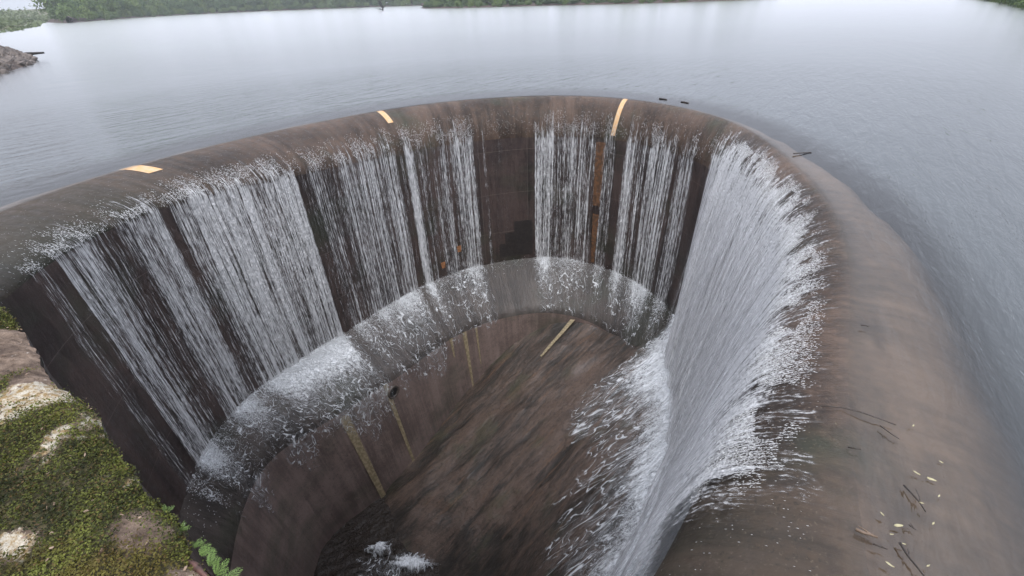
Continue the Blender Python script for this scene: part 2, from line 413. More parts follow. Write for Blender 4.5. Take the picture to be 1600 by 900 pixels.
part(grid_obj('apron', P, M_apron, uv=uvp, attrs={'pale': np.repeat((.38 + .62 * sstep(0, .9, dxs))[None], len(US), 0), 'algae': np.zeros(P.shape[:2])}))
P = np.zeros((len(US), na, 3)); uvp = np.zeros((len(US), na, 2))
for k, a in enumerate(A):
    fx, fz = prof(a)
    P[:, k, :2] = CR[US] + nin[US] * (inset[US] * fx)[:, None]
    P[:, k, 2] = -drop[US] * fz - .015
    uvp[:, k, 0] = S[US]; uvp[:, k, 1] = a * 1.5
alg = np.repeat(np.interp(S[US], [0, stn(60, 303), stn(200, 262), stn(400, 210), stn(1318, 650), stn(1333, 800), S[-1]], [.9, .9, .35, .0, .0, .6, 1.0])[:, None], na, 1)
alg = alg * np.linspace(.5, 1.1, na)[None]
cr_o = part(grid_obj('crest', P, M_crest, uv=uvp, attrs={'algae': alg, 'pale': np.repeat((.38 * (1 - sstep(0, .42, A)))[None], len(US), 0)}))
zs = np.r_[np.linspace(0, 1, 12)]
P = np.zeros((len(US), 12, 3)); uvp = np.zeros((len(US), 12, 2))
for k, t in enumerate(zs):
    P[:, k, :2] = W[US]; P[:, k, 2] = -drop[US] * (1 - t) + Z_BOT * t - .015; uvp[:, k, 0] = S[US]; uvp[:, k, 1] = P[:, k, 2]
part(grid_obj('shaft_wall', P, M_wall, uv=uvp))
UB = np.arange(0, i_block + 1, 3)
# sloping ledge
ct = np.r_[np.linspace(0, .88, 8), [.93, .965, .985, .995, 1.0]]; NC = len(ct)
P = np.zeros((len(UB), NC, 3)); uvp = np.zeros((len(UB), NC, 2))
for k, t in enumerate(ct):
    q = W[UB] * (1 - t) + W3[UB] * t
    P[:, k, :2] = q; P[:, k, 2] = Z_LEDGE * (1 - t) + Z_EDGE * t - .2 * max(0, (t - .88) / .12) ** 2; uvp[:, k, 0] = S[UB]; uvp[:, k, 1] = t * 3.3
part(grid_obj('ledge', P, M_ledge, uv=uvp))
P = np.zeros((len(UB), 10, 3)); uvp = np.zeros((len(UB), 10, 2))
for k, t in enumerate(np.linspace(0, 1, 10)):
    P[:, k, :2] = W3[UB] + n2[UB] * BAT * t * 9.4; P[:, k, 2] = (Z_EDGE - .2) * (1 - t) + Z_BOT * t; uvp[:, k, 0] = S[UB]; uvp[:, k, 1] = P[:, k, 2]
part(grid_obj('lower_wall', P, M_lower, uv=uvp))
ib = UB[-1]
part(mesh_obj('ledge_end_face', [(*W[ib], Z_LEDGE), (*W3[ib], Z_EDGE), (*W3[ib], Z_BOT), (*W[ib], Z_BOT)], [(0, 1, 2, 3)], M_wall, smooth=False, uv=[(0, 0), (3, -2), (3, -9), (0, -9)]))
# floor
gx = np.linspace(-17, 13, 150); gy = np.linspace(-2, 29, 150)
X, Y = np.meshgrid(gx, gy, indexing='ij')
Z = floor_z(X, Y) + (fbm(X * .7 + Y * .4, Y * 1.2, 4, 5) - .5) * .35
inside = np.zeros(X.shape, bool)
poly = W[::8]; 
def in_poly(X, Y, poly):
    r = np.zeros(X.shape, bool); j = len(poly) - 1
    for i in range(len(poly)):
        xi, yi = poly[i]; xj, yj = poly[j]
        c = ((yi > Y) != (yj > Y)) & (X < (xj - xi) * (Y - yi) / (yj - yi + 1e-12) + xi); r ^= c; j = i
    return r
cen = np.array([-2.5, 12.]); big = cen + (poly - cen) * 1.05
ins = in_poly(X, Y, big)
fc = grid_faces(150, 150)
keep = ins.ravel()[fc].all(1)
part(mesh_obj('chute_floor', np.stack([X, Y, Z], -1), fc[keep], M_floor))

# small painted and stained details, each a thin strip following the rim
def rim_strip(name, mat, px0, px1, half, a0, a1, z_off=.012, lab=None, lean=0.):
    s0 = s_near(unp(*px0), CR)
    n_a, n_w = 24, 7
    P = np.zeros((n_w, n_a, 3)); uvp = np.zeros((n_w, n_a, 2)); fd = np.zeros((n_w, n_a))
    for i in range(n_w):
        for k in range(n_a):
            a = a0 + (a1 - a0) * k / (n_a - 1)
            s = s0 + (i / (n_w - 1) - .5) * 2 * half + lean * k / (n_a - 1)
            c = np.array([np.interp(s, S, CR[:, 0]), np.interp(s, S, CR[:, 1])]); nn = np.array([np.interp(s, S, nin[:, 0]), np.interp(s, S, nin[:, 1])])
            iw = np.interp(s, S, inset); dr = np.interp(s, S, drop)
            if a >= 0:
                aa = min(a, math.pi / 2); fx, fz = prof(aa)
                nx, nz_ = math.sin(aa), math.cos(aa)
                P[i, k] = (*(c + nn * (iw * fx + z_off * nx)), -dr * fz + z_off * nz_ - .015 - max(0, a - aa) * 2)
            else:
                P[i, k] = (*(c + nn * a * 1.2), -.03 + a * .1 + z_off)
            uvp[i, k] = (i / (n_w - 1) * 2 * half, a * 2); fd[i, k] = 1 - max(0, 2 * abs(i / (n_w - 1) - .5) - .3) * .25 - .35 * max(0, (k / (n_a - 1)) - .55)
    o = grid_obj(name, P, mat, uv=uvp, attrs={'fade': fd}); part(o)
    if lab: o['label'] = lab
    return o
M_stripe = stain('worn_orange_paint', (.50, .29, .12), (6, 3, 1), .84, (.46, .33, .20))
M_rust = stain('rust_stain', (.12, .055, .022), (9, .5, 1), .38, (.06, .03, .015))
M_mineral = stain('mineral_streak', (.27, .215, .135), (7, .9, 1), .66, (.17, .14, .08))
rim_strip('paint_stripe', M_stripe, (207, 262), None, .25, -.25, .42)
rim_strip('paint_stripe', M_stripe, (590, 172), None, .15, -.1, .66, lean=.05)
rim_strip('paint_stripe', M_stripe, (982, 153), None, .125, 0, 1.45, lean=-.4, lab='long curved orange paint stripe reaching down to the wall')

def wall_patch(name, mat, curve, s0, half, z0, z1, off=.03, lab=None, lean=0., n_w=7, n_a=24, taper=.4):
    P = np.zeros((n_w, n_a, 3)); uvp = np.zeros((n_w, n_a, 2)); fd = np.zeros((n_w, n_a))
    for i in range(n_w):
        for k in range(n_a):
            t = k / (n_a - 1); s = s0 + (i / (n_w - 1) - .5) * 2 * half * (1 - taper * t) + lean * t
            q = np.array([np.interp(s, S, curve[:, 0]), np.interp(s, S, curve[:, 1])]); nn = np.array([np.interp(s, S, nin[:, 0]), np.interp(s, S, nin[:, 1])])
            zc = z0 + (z1 - z0) * t; o2_ = off + (BAT * max(0, Z_EDGE - .2 - zc) + .02 if curve is W3 else 0); P[i, k] = (*(q + nn * o2_), zc); uvp[i, k] = (s - s0, P[i, k, 2]); fd[i, k] = 1 - max(0, 2 * abs(i / (n_w - 1) - .5) - .4) * .5 - .3 * t * taper
    o = grid_obj(name, P, mat, uv=uvp, attrs={'fade': fd}); part(o)
    if lab: o['label'] = lab
    return o
s_st = s_near(unp(945, 215, -1.8), W)
wall_patch('rust_stain', M_rust, W, s_st, .30, -1.9, -5.4, taper=.2)
wall_patch('rust_stain', M_rust, W, s_st + .05, .22, -5.9, -9.0, taper=.4)
for (x, y, hw, zt, zb, tp) in [(541, 650, .30, -11.6, -18.2, .3), (601, 598, .17, -11.3, -17.2, .3), (722, 512, .20, -11.35, -15.6, .6), (695, 520, .16, -11.3, -12.6, .6), (741, 505, .10, -11.4, -14.0, .6)]:
    wall_patch('mineral_streak', M_mineral, W3, s_near(unp(x, y, Z_EDGE), W3), hw, zt, zb, taper=tp)
# mineral trail over the floor at the far end
def floor_trail(pts, half, name='mineral_streak', mat=None, off=.1):
    pts = resample(np.array(pts, float), 40); d = np.gradient(pts, axis=0); d /= np.linalg.norm(d, axis=1)[:, None]; nn = np.stack([-d[:, 1], d[:, 0]], 1)
    P = np.zeros((40, 5, 3)); uvp = np.zeros((40, 5, 2)); fd = np.zeros((40, 5))
    for i in range(5):
        f = (i / 4 - .5) * 2
        q = pts + nn * f * half * (1 - .5 * np.linspace(0, 1, 40))[:, None]
        P[:, i, :2] = q; P[:, i, 2] = floor_z(q[:, 0], q[:, 1]) + .16 + off; uvp[:, i, 0] = f * half; uvp[:, i, 1] = np.linspace(0, 12, 40); fd[:, i] = 1 - .3 * abs(f) - .45 * np.linspace(0, 1, 40)
    return part(grid_obj(name, P, mat or M_mineral, uv=uvp, attrs={'fade': fd}))
floor_trail([unp(914, 484, -11.5)[:2], unp(880, 520, -12.1)[:2], unp(845, 560, -13.)[:2]], .16, off=.02)
# outlet pipe in the lower wall, flat dark panels, weep-hole stains on the upper wall
def frame_at(curve, s):
    q = np.array([np.interp(s, S, curve[:, 0]), np.interp(s, S, curve[:, 1])]); nn = np.array([np.interp(s, S, nin[:, 0]), np.interp(s, S, nin[:, 1])]); nn /= np.linalg.norm(nn)
    return q, nn
M_bore_shade = plain('painted_bore_shade', (.006, .005, .005), .8)
M_pipe = plain('stained_pipe', (.07, .055, .045), .6)
q, nn = frame_at(W3, s_near(unp(620, 618, -11.9), W3)); tt = np.array([nn[1], -nn[0]]); q = q + nn * .09
V = []; Fc = []
for r_, o_ in ((.34, -.02), (.36, .10), (.27, .10), (.26, -.25)):
    for k in range(24):
        a = k / 24 * 2 * math.pi; p = q + nn * o_ + tt * r_ * math.cos(a); V.append((p[0], p[1], -12.0 + r_ * math.sin(a)))
for j in range(3):
    for k in range(24): Fc.append((j * 24 + k, j * 24 + (k + 1) % 24, (j + 1) * 24 + (k + 1) % 24, (j + 1) * 24 + k))
pipe = part(mesh_obj('outlet_pipe', V, Fc, M_pipe))
V2 = [(q[0] + nn[0] * .05 + tt[0] * .27 * math.cos(k / 24 * 2 * math.pi), q[1] + nn[1] * .05 + tt[1] * .27 * math.cos(k / 24 * 2 * math.pi), -12.0 + .27 * math.sin(k / 24 * 2 * math.pi)) for k in range(24)]  # flat disc across the pipe mouth, the bore's shade put into its black colour
part(mesh_obj('bore_shade_disc', V2, [tuple(range(24))], M_bore_shade, smooth=False), pipe)
M_dark_panel = plain('dark_panel', (.010, .008, .007), .5, .3, 6, (.020, .015, .013))  # near-black rectangles lying flat just off the wall face
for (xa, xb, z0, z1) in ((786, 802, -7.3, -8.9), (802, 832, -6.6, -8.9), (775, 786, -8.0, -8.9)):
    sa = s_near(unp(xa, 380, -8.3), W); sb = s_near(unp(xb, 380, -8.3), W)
    wall_patch('dark_panel', M_dark_panel, W, (sa + sb) / 2, abs(sb - sa) / 2, z0, z1, off=.012, taper=0)
M_orange = stain('rust_blotch', (.30, .13, .05), (5, 5, 1), .85)
for (x, y, z) in ((690, 411, -8.3), (719, 389, -7.6)):
    wall_patch('rust_blotch', M_orange, W, s_near(unp(x, y, z), W), .17, z + .2, z - .2, off=.14, taper=.3)

# ------------------------------------------------------------------ falling water
tab = [(150, 0), (205, .05), (215, .42), (238, .38), (248, .02), (266, .03), (274, .75), (318, .85), (333, .45), (350, .22), (372, .28), (380, .72), (408, .78), (416, .2), (424, .45), (436, .88),
       (480, .93), (528, .98), (533, .92), (535, .05), (547, .12), (552, .62), (563, .58), (570, .30), (583, .36), (590, .72), (610, .5), (622, .72), (648, .68), (653, .05), (661, .08),
       (664, .88), (671, .9), (675, .22), (682, .4), (692, .12), (700, .42), (712, .5), (718, .12), (724, .60), (746, .66), (752, .03), (761, .02), (764, .42), (767, .03), (833, .01),
       (836, .75), (846, .62), (858, .8), (863, .28), (872, .36), (880, .52), (892, .56), (898, .3), (904, .62), (908, .36), (922, .52), (927, .04), (937, .05), (942, .48), (954, .52), (958, .03), (972, .03),
       (976, .72), (986, .80), (991, .25), (999, .36), (1002, .72), (1019, .70), (1023, .06), (1028, .12), (1031, .58), (1038, .45), (1041, .04), (1051, .02)]
lx = [(150, 832), (260, 745), (410, 625), (535, 520), (640, 455), (700, 425), (780, 400), (835, 395), (920, 400), (985, 415), (1030, 465), (1052, 499)]
ts, td = [], []
for x, d in tab:
    y = np.interp(x, [a for a, b in lx], [b for a, b in lx])
    ts.append(s_near(unp(x, y, Z_LEDGE), W)); td.append(d)
s_e = s_near(unp(1140, 868, -1.3), W)
ts += [s_block + .25, s_block + .5, s_e - 1.6, s_e - .3, s_e + .6, S[-1]]; td += [1.0, 1., 1., .8, 0, 0]
ts = np.array(ts); td = np.array(td); o_ = np.argsort(ts, kind='stable'); ts, td = ts[o_], td[o_]
NUF = 2000
sf = np.linspace(S[int(NU * .05)], s_e + .8, NUF)
dens_u = np.interp(sf, ts, td)
dens_u = dens_u * np.where(sf < s_block, .93 - .22 * (vnoise(sf * 3.1, sf * 0, 15) > .62), 1)     # the thinner falls tear into separate threads
cF = np.stack([np.interp(sf, S, CR[:, k]) for k in (0, 1)], 1); nF = np.stack([np.interp(sf, S, nin[:, k]) for k in (0, 1)], 1)
iF = np.interp(sf, S, inset); dF = np.interp(sf, S, drop); wF = np.stack([np.interp(sf, S, W[:, k]) for k in (0, 1)], 1)
right = sstep(s_block - .3, s_block + 1.2, sf)
fz_wall = floor_z(wF[:, 0], wF[:, 1])
zb = np.where(sf < s_block, Z_LEDGE, np.minimum(fz_wall, Z_LEDGE))
rows = []; UVF = []; DEN = []
A2 = np.linspace(.12, math.pi / 2, 60)
rag0 = fbm(sf * 1.6, sf * 0, 3, 9) * .55 + vnoise(sf * 7, sf * 0, 4) * .45           # ragged upper edge
krim = 1.5 + 4.5 * right
for a in A2:
    fx, fz = prof(a); off = .03 + .10 * right * math.sin(a)
    xy = cF + nF * (iF * fx + off * math.sin(a))[:, None]; z = -dF * fz + off * math.cos(a) - .015
    rows.append(np.c_[xy, z]); UVF.append(np.c_[sf, -a * krim])
    r2d = fbm(sf * 6, np.full(NUF, a * 5.), 3, 12); rag = .5 * rag0 + .5 * r2d; rag2 = vnoise(sf * 16, np.full(NUF, a * 9.), 6)
    st_l = 1.04 + .55 * (rag - .5) * 2 * .7 + .25 * (rag2 - .5)                    # where white begins, left and far
    st_r = .36 + .55 * (rag - .35) + .3 * (rag2 - .5)
    st = st_l * (1 - right) + st_r * right
    ramp = sstep(0, 1, (a - st) / np.where(right > .5, .95, .75))
    DEN.append(dens_u * (.12 * sstep(-.25, 0, a - st) + .88 * ramp))
zr = np.linspace(0, 1, 90)[1:]
for t in zr:
    z = -dF * (1 - t) + zb * t - .015
    bulge = .03 + .10 * right + right * (1.25 * t ** .6) * sstep(0, .6, dens_u) + .05 * dens_u * t
    bulge = bulge + (fbm(sf * 2.2, np.full(NUF, t * 5.), 3, 2) - .5) * .35 * right * t
    xy = wF + nF * bulge[:, None]
    rows.append(np.c_[xy, z]); UVF.append(np.c_[sf, z + dF - krim * math.pi / 2])
    k = dens_u * (1 - .12 * (1 - right) * t) + .22 * right * t
    DEN.append(np.where(dens_u > .02, k, 0))
Pf = np.stack(rows, 1)
Q = Pf.copy()                       # the heavy fall leaves the rim in one smooth curve
for _ in range(160): Q[:, 1:-1] = .25 * Q[:, :-2] + .5 * Q[:, 1:-1] + .25 * Q[:, 2:]
kk = (right * sstep(0, .5, dens_u))[:, None, None] * np.concatenate([sstep(.7, 1.4, A2), np.ones(Pf.shape[1] - len(A2))])[None, :, None]
Pf = Pf * (1 - kk) + Q * kk
UVF = np.stack(UVF, 1); DEN = np.stack(DEN, 1)
fall = grid_obj('falling_water', Pf, M_fall, uv=UVF, attrs={'dens': DEN})
tag(fall, 'white water falling in threads and sheets down the inside of the shaft', 'waterfall', kind='stuff')

# second, looser veil in front of the heavy fall on the right: gives it depth
sel = np.where(sf > s_block + .2)[0]
rows = []; uvr = []; dn = []
for t in np.linspace(0, 1, 80):
    s_ = sf[sel]; z = -dF[sel] * .75 * (1 - t) + (zb[sel] + .2) * t
    bulge = .10 + .10 * np.sin(t * math.pi / 2) + 1.5 * t ** .62 + (fbm(s_ * 1.7, np.full(len(sel), t * 4.), 3, 21) - .5) * .5 * t
    rows.append(np.c_[wF[sel] + nF[sel] * (bulge - .1 * (1 - t))[:, None], z]); uvr.append(np.c_[s_ * 1.13 + 40, z * .9])
    dn.append((.35 + .35 * t) * sstep(0, .15, t) * dens_u[sel] * sstep(s_block + .2, s_block + 2.2, s_))
veil = grid_obj('falling_spray', np.stack(rows, 1), M_fall, uv=np.stack(uvr, 1), attrs={'dens': np.stack(dn, 1)})
tag(veil, 'loose white spray hanging in front of the heavy fall on the near side', 'spray', kind='stuff')

# foam running down the sloping ledge
sl = sf[sf < s_block - .05]; nl = len(sl)
du = np.interp(sl, ts, td)
ker = np.hanning(41); ker /= ker.sum(); dus = np.convolve(du, ker, 'same')
wl = np.stack([np.interp(sl, S, W[:, k]) for k in (0, 1)], 1); w3 = np.stack([np.interp(sl, S, W3[:, k]) for k in (0, 1)], 1)
rows = []; uvr = []; dn = []
leftness = sstep(stn(835, 148), stn(400, 210), sl)
for t in np.linspace(0.0, 1, 60):
    q = wl * (1 - t) + w3 * t + nin[0] * 0; z = Z_LEDGE * (1 - t) + Z_EDGE * t + .04 + .06 * fbm(sl * 3, np.full(nl, t * 9), 3, 8)
    rows.append(np.c_[q, z]); uvr.append(np.c_[sl, np.full(nl, t * 3.3)])
    lim = .55 + .5 * fbm(sl * .8, sl * 0, 3, 31) + .25 * leftness
    d = dus * (1.1 - .85 * t) * (1 - .5 * sstep(lim - .3, lim + .15, t)) + .10 * np.exp(-((t - .97) / .05) ** 2) * (dus > .2)
    dn.append(np.clip(d * np.where(dus < .12, .3, 1), 0, 1))
for t in np.linspace(0, 1, 24)[1:]:      # spill over the edge and down the lower wall
    q = w3 + np.stack([np.interp(sl, S, nin[:, k]) for k in (0, 1)], 1) * (.06 + .06 * t + BAT * 5.5 * t)
    rows.append(np.c_[q, np.full(nl, Z_EDGE - 5.5 * t + .05)]); uvr.append(np.c_[sl, np.full(nl, 3.3 + t * 5.5)])
    reach = leftness * (.35 + 1.2 * (fbm(sl * .6, sl * 0, 3, 44) - .25)) * dus
    dn.append(np.clip(.6 * dus * (1 - sstep(0, 1, t / (reach + .06))), 0, 1))
fo = grid_obj('ledge_foam', np.stack(rows, 1), M_foam, uv=np.stack(uvr, 1), attrs={'dens': np.stack(dn, 1)})
tag(fo, 'lacy white foam scattered over the sloping ledge ring', 'foam', kind='stuff')

# foam running over the floor from the foot of the heavy fall
sr = np.linspace(s_block - .3, s_e + 1.5, 500)
wr = np.stack([np.interp(sr, S, W[:, k]) for k in (0, 1)], 1)
dirv = np.array([-.93, -.10]); dirv /= np.linalg.norm(dirv)
rows = []; uvr = []; dn = []
reach = 3.6 + 2.4 * (fbm(sr * .55, sr * 0, 3, 61) - .3) + 1.2 * vnoise(sr * 3, sr * 0, 5) + 1.6 * sstep(s_block + 3, s_e, sr)
reach = reach * sstep(s_block - .6, s_block + 2.2, sr)
for t in np.linspace(0, 1, 150):
    q = wr + dirv * (t * 8.0) + np.array([.05, 0])
    z = floor_z(q[:, 0], q[:, 1]) + .22 + .22 * fbm(q[:, 0] * 1.6, q[:, 1] * 1.6, 4, 71) * (1 - t) 
    z = z + .5 * np.exp(-t * 8 / .9)
    rows.append(np.c_[q, z]); uvr.append(np.c_[sr, np.full(len(sr), t * 8)])
    x = t * 8 / np.maximum(reach, .3)
    dn.append(np.clip(1.08 * (1 - x) ** 1 + .10 * np.exp(-((x - .95) / .12) ** 2) + .10 * sstep(.42, .6, fbm(q[:, 0] * .6, q[:, 1] * .6, 2, 17)) * sstep(2.4, 1.2, x), 0, 1))
fo2 = grid_obj('floor_foam', np.stack(rows, 1), M_foam2, uv=np.stack(uvr, 1), attrs={'dens': np.stack(dn, 1)})
tag(fo2, 'white churning foam fanning out from the foot of the heavy fall', 'foam', kind='stuff')

# droplets thrown up along the ragged edge of the white water
def droplets(n, name, label, gen):
    V = []; Fc = []
    for _ in range(n):
        p, d, up, L, wd = gen()
        side = np.cross(d, up); side /= (np.linalg.norm(side) + 1e-9)
        b = len(V)
        V += [p - d * L * .5, p + side * wd * .5, p + up * wd * .5, p - side * wd * .5, p + d * L * .5]
        Fc += [(b, b + 1, b + 2), (b, b + 2, b + 3), (b + 4, b + 2, b + 1), (b + 4, b + 3, b + 2), (b, b + 3, b + 1), (b + 4, b + 1, b + 3)]
    o = mesh_obj(name, np.array(V), np.array(Fc), M_drop)
    return tag(o, label, 'spray', kind='stuff')
M_drop = plain('white_droplet', (.86, .88, .9), .4, .1, 20)
def rim_pt(s, a, off):
    i = np.interp(s, S, np.arange(NU)); k = int(i)
    fx, fz = prof(a)
    p = np.array([*(CR[k] + nin[k] * (inset[k] * fx + off * math.sin(a))), -drop[k] * fz + off * math.cos(a)])
    d = np.array([*(nin[k] * inset[k] * math.cos(a)), -drop[k] * math.sin(a)]); d /= np.linalg.norm(d)
    up = np.array([*(nin[k] * math.sin(a)), math.cos(a)])
    return p, d, up
cw = np.maximum(td, .02)
def gen_rim():
    while True:
        if rnd.random() < .76: s = rnd.uniform(s_block - .2, s_e); r = True
        else: s = rnd.uniform(S[60], s_block); r = False
        dd = np.interp(s, ts, td)
        if rnd.random() > dd + .06: continue
        a = rnd.triangular(.3, 1.45, .95) if r else rnd.triangular(.75, 1.55, 1.35)
        # clumps of spray
        if vnoise(s * 2.3, a * 3, 77) + .35 * vnoise(s * 9, a * 7, 78) < .62 + .35 * max(0, (.75 - a)): continue
        p, d, up = rim_pt(s, a, .03 + rnd.random() ** 3 * .10)
        k = 1 if r else .8
        dj = d + np.array([rnd.gauss(0, .12), rnd.gauss(0, .12), rnd.gauss(0, .05)])
        return p, dj / np.linalg.norm(dj), up, rnd.uniform(.015, .06) * (.8 if r else 1.2), rnd.uniform(.004, .009) * (.85 if r else 1.3)
droplets(60000, 'rim_spray', 'fine white spray breaking along the rounded rim', gen_rim)
def gen_splash():
    while True:
        s = rnd.uniform(S[60], s_e + .5); dd = np.interp(s, ts, td)
        if rnd.random() > dd ** 1.5 + .02: continue
        if s > s_block and rnd.random() < .25: continue
        k = int(np.interp(s, S, np.arange(NU)))
        r = s > s_block
        far = abs(rnd.gauss(0, .30 if not r else .8)); h = abs(rnd.gauss(0, .16 if not r else .45)) * max(0, 1 - far / 2.5)
        o_r = (.05 + rnd.random() * .1) if not r else 1.15
        q = W[k] + nin[k] * (o_r + far)
        if r: z = float(floor_z(q[0], q[1])) + .25 + h; z = max(z, -14)
        else: z = Z_LEDGE + (Z_EDGE - Z_LEDGE) * min(1, (o_r + far) / off2[k]) + .05 + h
        d = np.array([rnd.gauss(0, 1), rnd.gauss(0, 1), rnd.gauss(0, 1)]); d /= np.linalg.norm(d)
        return np.array([q[0], q[1], z]), d, np.array([d[1], -d[2], d[0]]) , rnd.uniform(.02, .07), rnd.uniform(.010, .022)
droplets(34000, 'impact_splash', 'white splashes thrown up where the falls strike the ledge and the floor', gen_splash)
def gen_fleck():
    s = rnd.uniform(S[60], s_e + 3.5); a = rnd.uniform(.25, 1.5)
    p, d, up = rim_pt(s, a, .02)
    return p, d, up, rnd.uniform(.008, .035), rnd.uniform(.003, .006)
droplets(3500, 'rim_flecks', 'tiny pale flecks of foam riding over the brown rim', gen_fleck)

# ------------------------------------------------------------------ pool at the bottom
gx = np.linspace(-17, 4, 120); gy = np.linspace(-1, 18, 110)
X, Y = np.meshgrid(gx, gy, indexing='ij')
Z = Z_POOL + (fbm(X * .9 + Y * .5, Y * 1.5 - X, 4, 81) - .5) * .35
o = grid_obj('pool_water', np.stack([X, Y, Z], -1), M_pool); fcs = in_poly(X, Y, big)
bm = bmesh.new(); bm.from_mesh(o.data); bm.verts.ensure_lookup_table()
fl = fcs.ravel(); bmesh.ops.delete(bm, geom=[v for v in bm.verts if not fl[v.index]], context='VERTS'); bm.to_mesh(o.data); bm.free()
tag(o, 'dark rippled water running at the bottom of the shaft', kind='structure')
# boiling white water in the pool
def blob_foam(name, c, r, n, seed, lab):
    V = []; Fc = []
    R2 = np.random.RandomState(seed)
    base = []
    nr, na_ = 26, 60
    for i in range(nr):
        for k in range(na_):
            a = k / na_ * 2 * math.pi; rr = (i / (nr - 1))
            edge = 1 + .7 * (fbm(np.array(math.cos(a) * 2.2 + seed), np.array(math.sin(a) * 2.2), 4, seed) - .5) * 2
            x = c[0] + math.cos(a) * rr * r[0] * edge; y = c[1] + math.sin(a) * rr * r[1] * edge
            z = c[2] + r[2] * (1 - rr ** 2) * (.5 + fbm(np.array(x * 3.), np.array(y * 3.), 4, seed)) - .06
            V.append((x, y, float(z)))
    for i in range(nr - 1):
        for k in range(na_): Fc.append((i * na_ + k, (i + 1) * na_ + k, (i + 1) * na_ + (k + 1) % na_, i * na_ + (k + 1) % na_))
    V = np.array(V); dd = np.array([1.0 - .95 * (i / (nr - 1)) ** 1.6 for i in range(nr) for k in range(na_)])
    o = mesh_obj(name, V, Fc, M_foam, uv=V[:, :2], attrs={'dens': dd})
    return tag(o, lab, 'foam', kind='stuff')
c = unp(592, 857, Z_POOL + .1); blob_foam('pool_foam', c, (.62, .42, .35), 0, 5, 'small white boil of foam on the dark pool')
c = unp(640, 882, Z_POOL + .1); blob_foam('pool_foam', c, (1.3, .5, .3), 0, 8, 'longer white streak of foam at the pool edge')
c = unp(610, 895, Z_POOL + .02); o = blob_foam('pool_foam', c, (2.2, 1.2, .1), 0, 12, 'thin torn foam around the boils on the dark pool')
o.data.attributes['dens'].data.foreach_set('value', [max(0, .42 - .4 * (i / 25)) for i in range(26) for k in range(60)])

# ------------------------------------------------------------------ the lake
ext = [-.35, -.2, -.1, 0, .06, .12, .3, .5, .8, 1.1, 1.5, 2, 2.6, 3.4, 4.5, 6, 8, 11, 15, 20, 28, 40, 60, 90, 140, 220, 360, 600, 1000, 1600, 2200]
UL = np.arange(0, NU, 3)
cl = np.array([-2., 10.])
rad = CR[UL] - cl; rad /= np.linalg.norm(rad, axis=1)[:, None]
P = np.zeros((len(UL), len(ext), 3)); dep = np.zeros(P.shape[:2]); rip = np.zeros(P.shape[:2]); edg = np.zeros(P.shape[:2])
for k, e_ in enumerate(ext):
    b = 1 - math.exp(-max(e_, 0) / 6.)
    dv = -nin[UL] * (1 - b) + rad * b; dv /= np.linalg.norm(dv, axis=1)[:, None]
    P[:, k, :2] = CR[UL] + dv * e_
    P[:, k, 2] = .005 + .055 * sstep(0, 1.2, e_) + (0 if e_ >= 0 else 0)
    if e_ < 0: P[:, k, 2] = .012 - drop[UL] * (1 - np.sqrt(1 - (e_ / inset[UL]) ** 2))
    edg[:, k] = sstep(-.3, .22, e_)
    dep[:, k] = np.interp(e_, [0, .4, .8, 1.3, 1.9, 2.6, 4, 9999], [.0, .03, .08, .22, .55, .95, 1.2, 1.2])
    rip[:, k] = np.interp(e_, [0, .5, 2, 5, 20, 60, 200, 9999], [.35, .65, 1., .8, .2, .06, .02, .01])
    rip[:, k] *= np.interp(S[UL], [0, stn(200, 262), stn(975, 152), stn(1230, 244), stn(1320, 700)], [.5, .4, .4, .7, 1.0])
uvp = np.zeros(P.shape[:2] + (2,))
lake = grid_obj('lake_water', P, M_water, attrs={'depth': dep, 'ripple': rip, 'edge': edg}, uv=uvp)
tag(lake, 'grey lake surface with faint wind ripples', kind='structure')
bed = mesh_obj('lake_bed', [(-2500, -1500, -24), (2500, -1500, -24), (2500, 2500, -24), (-2500, 2500, -24)], [(0, 1, 2, 3)], plain('mud', (.08, .075, .06)), smooth=False)
tag(bed, 'muddy ground under the lake', kind='structure')

# ------------------------------------------------------------------ far shores
def cluster_mesh(name, R, n, seed, leaf, squash=.8, lobes=9, mat=None, parent=None, hollow=.55):
    r = np.random.RandomState(seed)
    cs = r.normal(0, 1, (lobes, 3)); cs /= np.linalg.norm(cs, axis=1)[:, None]; cs *= r.uniform(.25, .68, (lobes, 1)); cs[:, 2] = np.abs(cs[:, 2]) * 1.1 - .25
    rs = r.uniform(.30, .52, lobes)
    V = np.zeros((n, 4, 3))
    for i in range(n):
        j = r.randint(lobes); d = r.normal(0, 1, 3); d /= np.linalg.norm(d)
        p = cs[j] + d * rs[j] * r.uniform(hollow, 1.05)
        nn = d + r.normal(0, .5, 3); nn /= np.linalg.norm(nn)
        t = np.cross(nn, r.normal(0, 1, 3)); t /= np.linalg.norm(t); b = np.cross(nn, t)
        l = leaf * r.uniform(.6, 1.3) / R
        V[i] = [p - t * l, p - b * l * .6, p + t * l, p + b * l * .6]
    V = V.reshape(-1, 3) * R; V[:, 2] = V[:, 2] * squash
    return V, np.arange(n * 4).reshape(-1, 4)

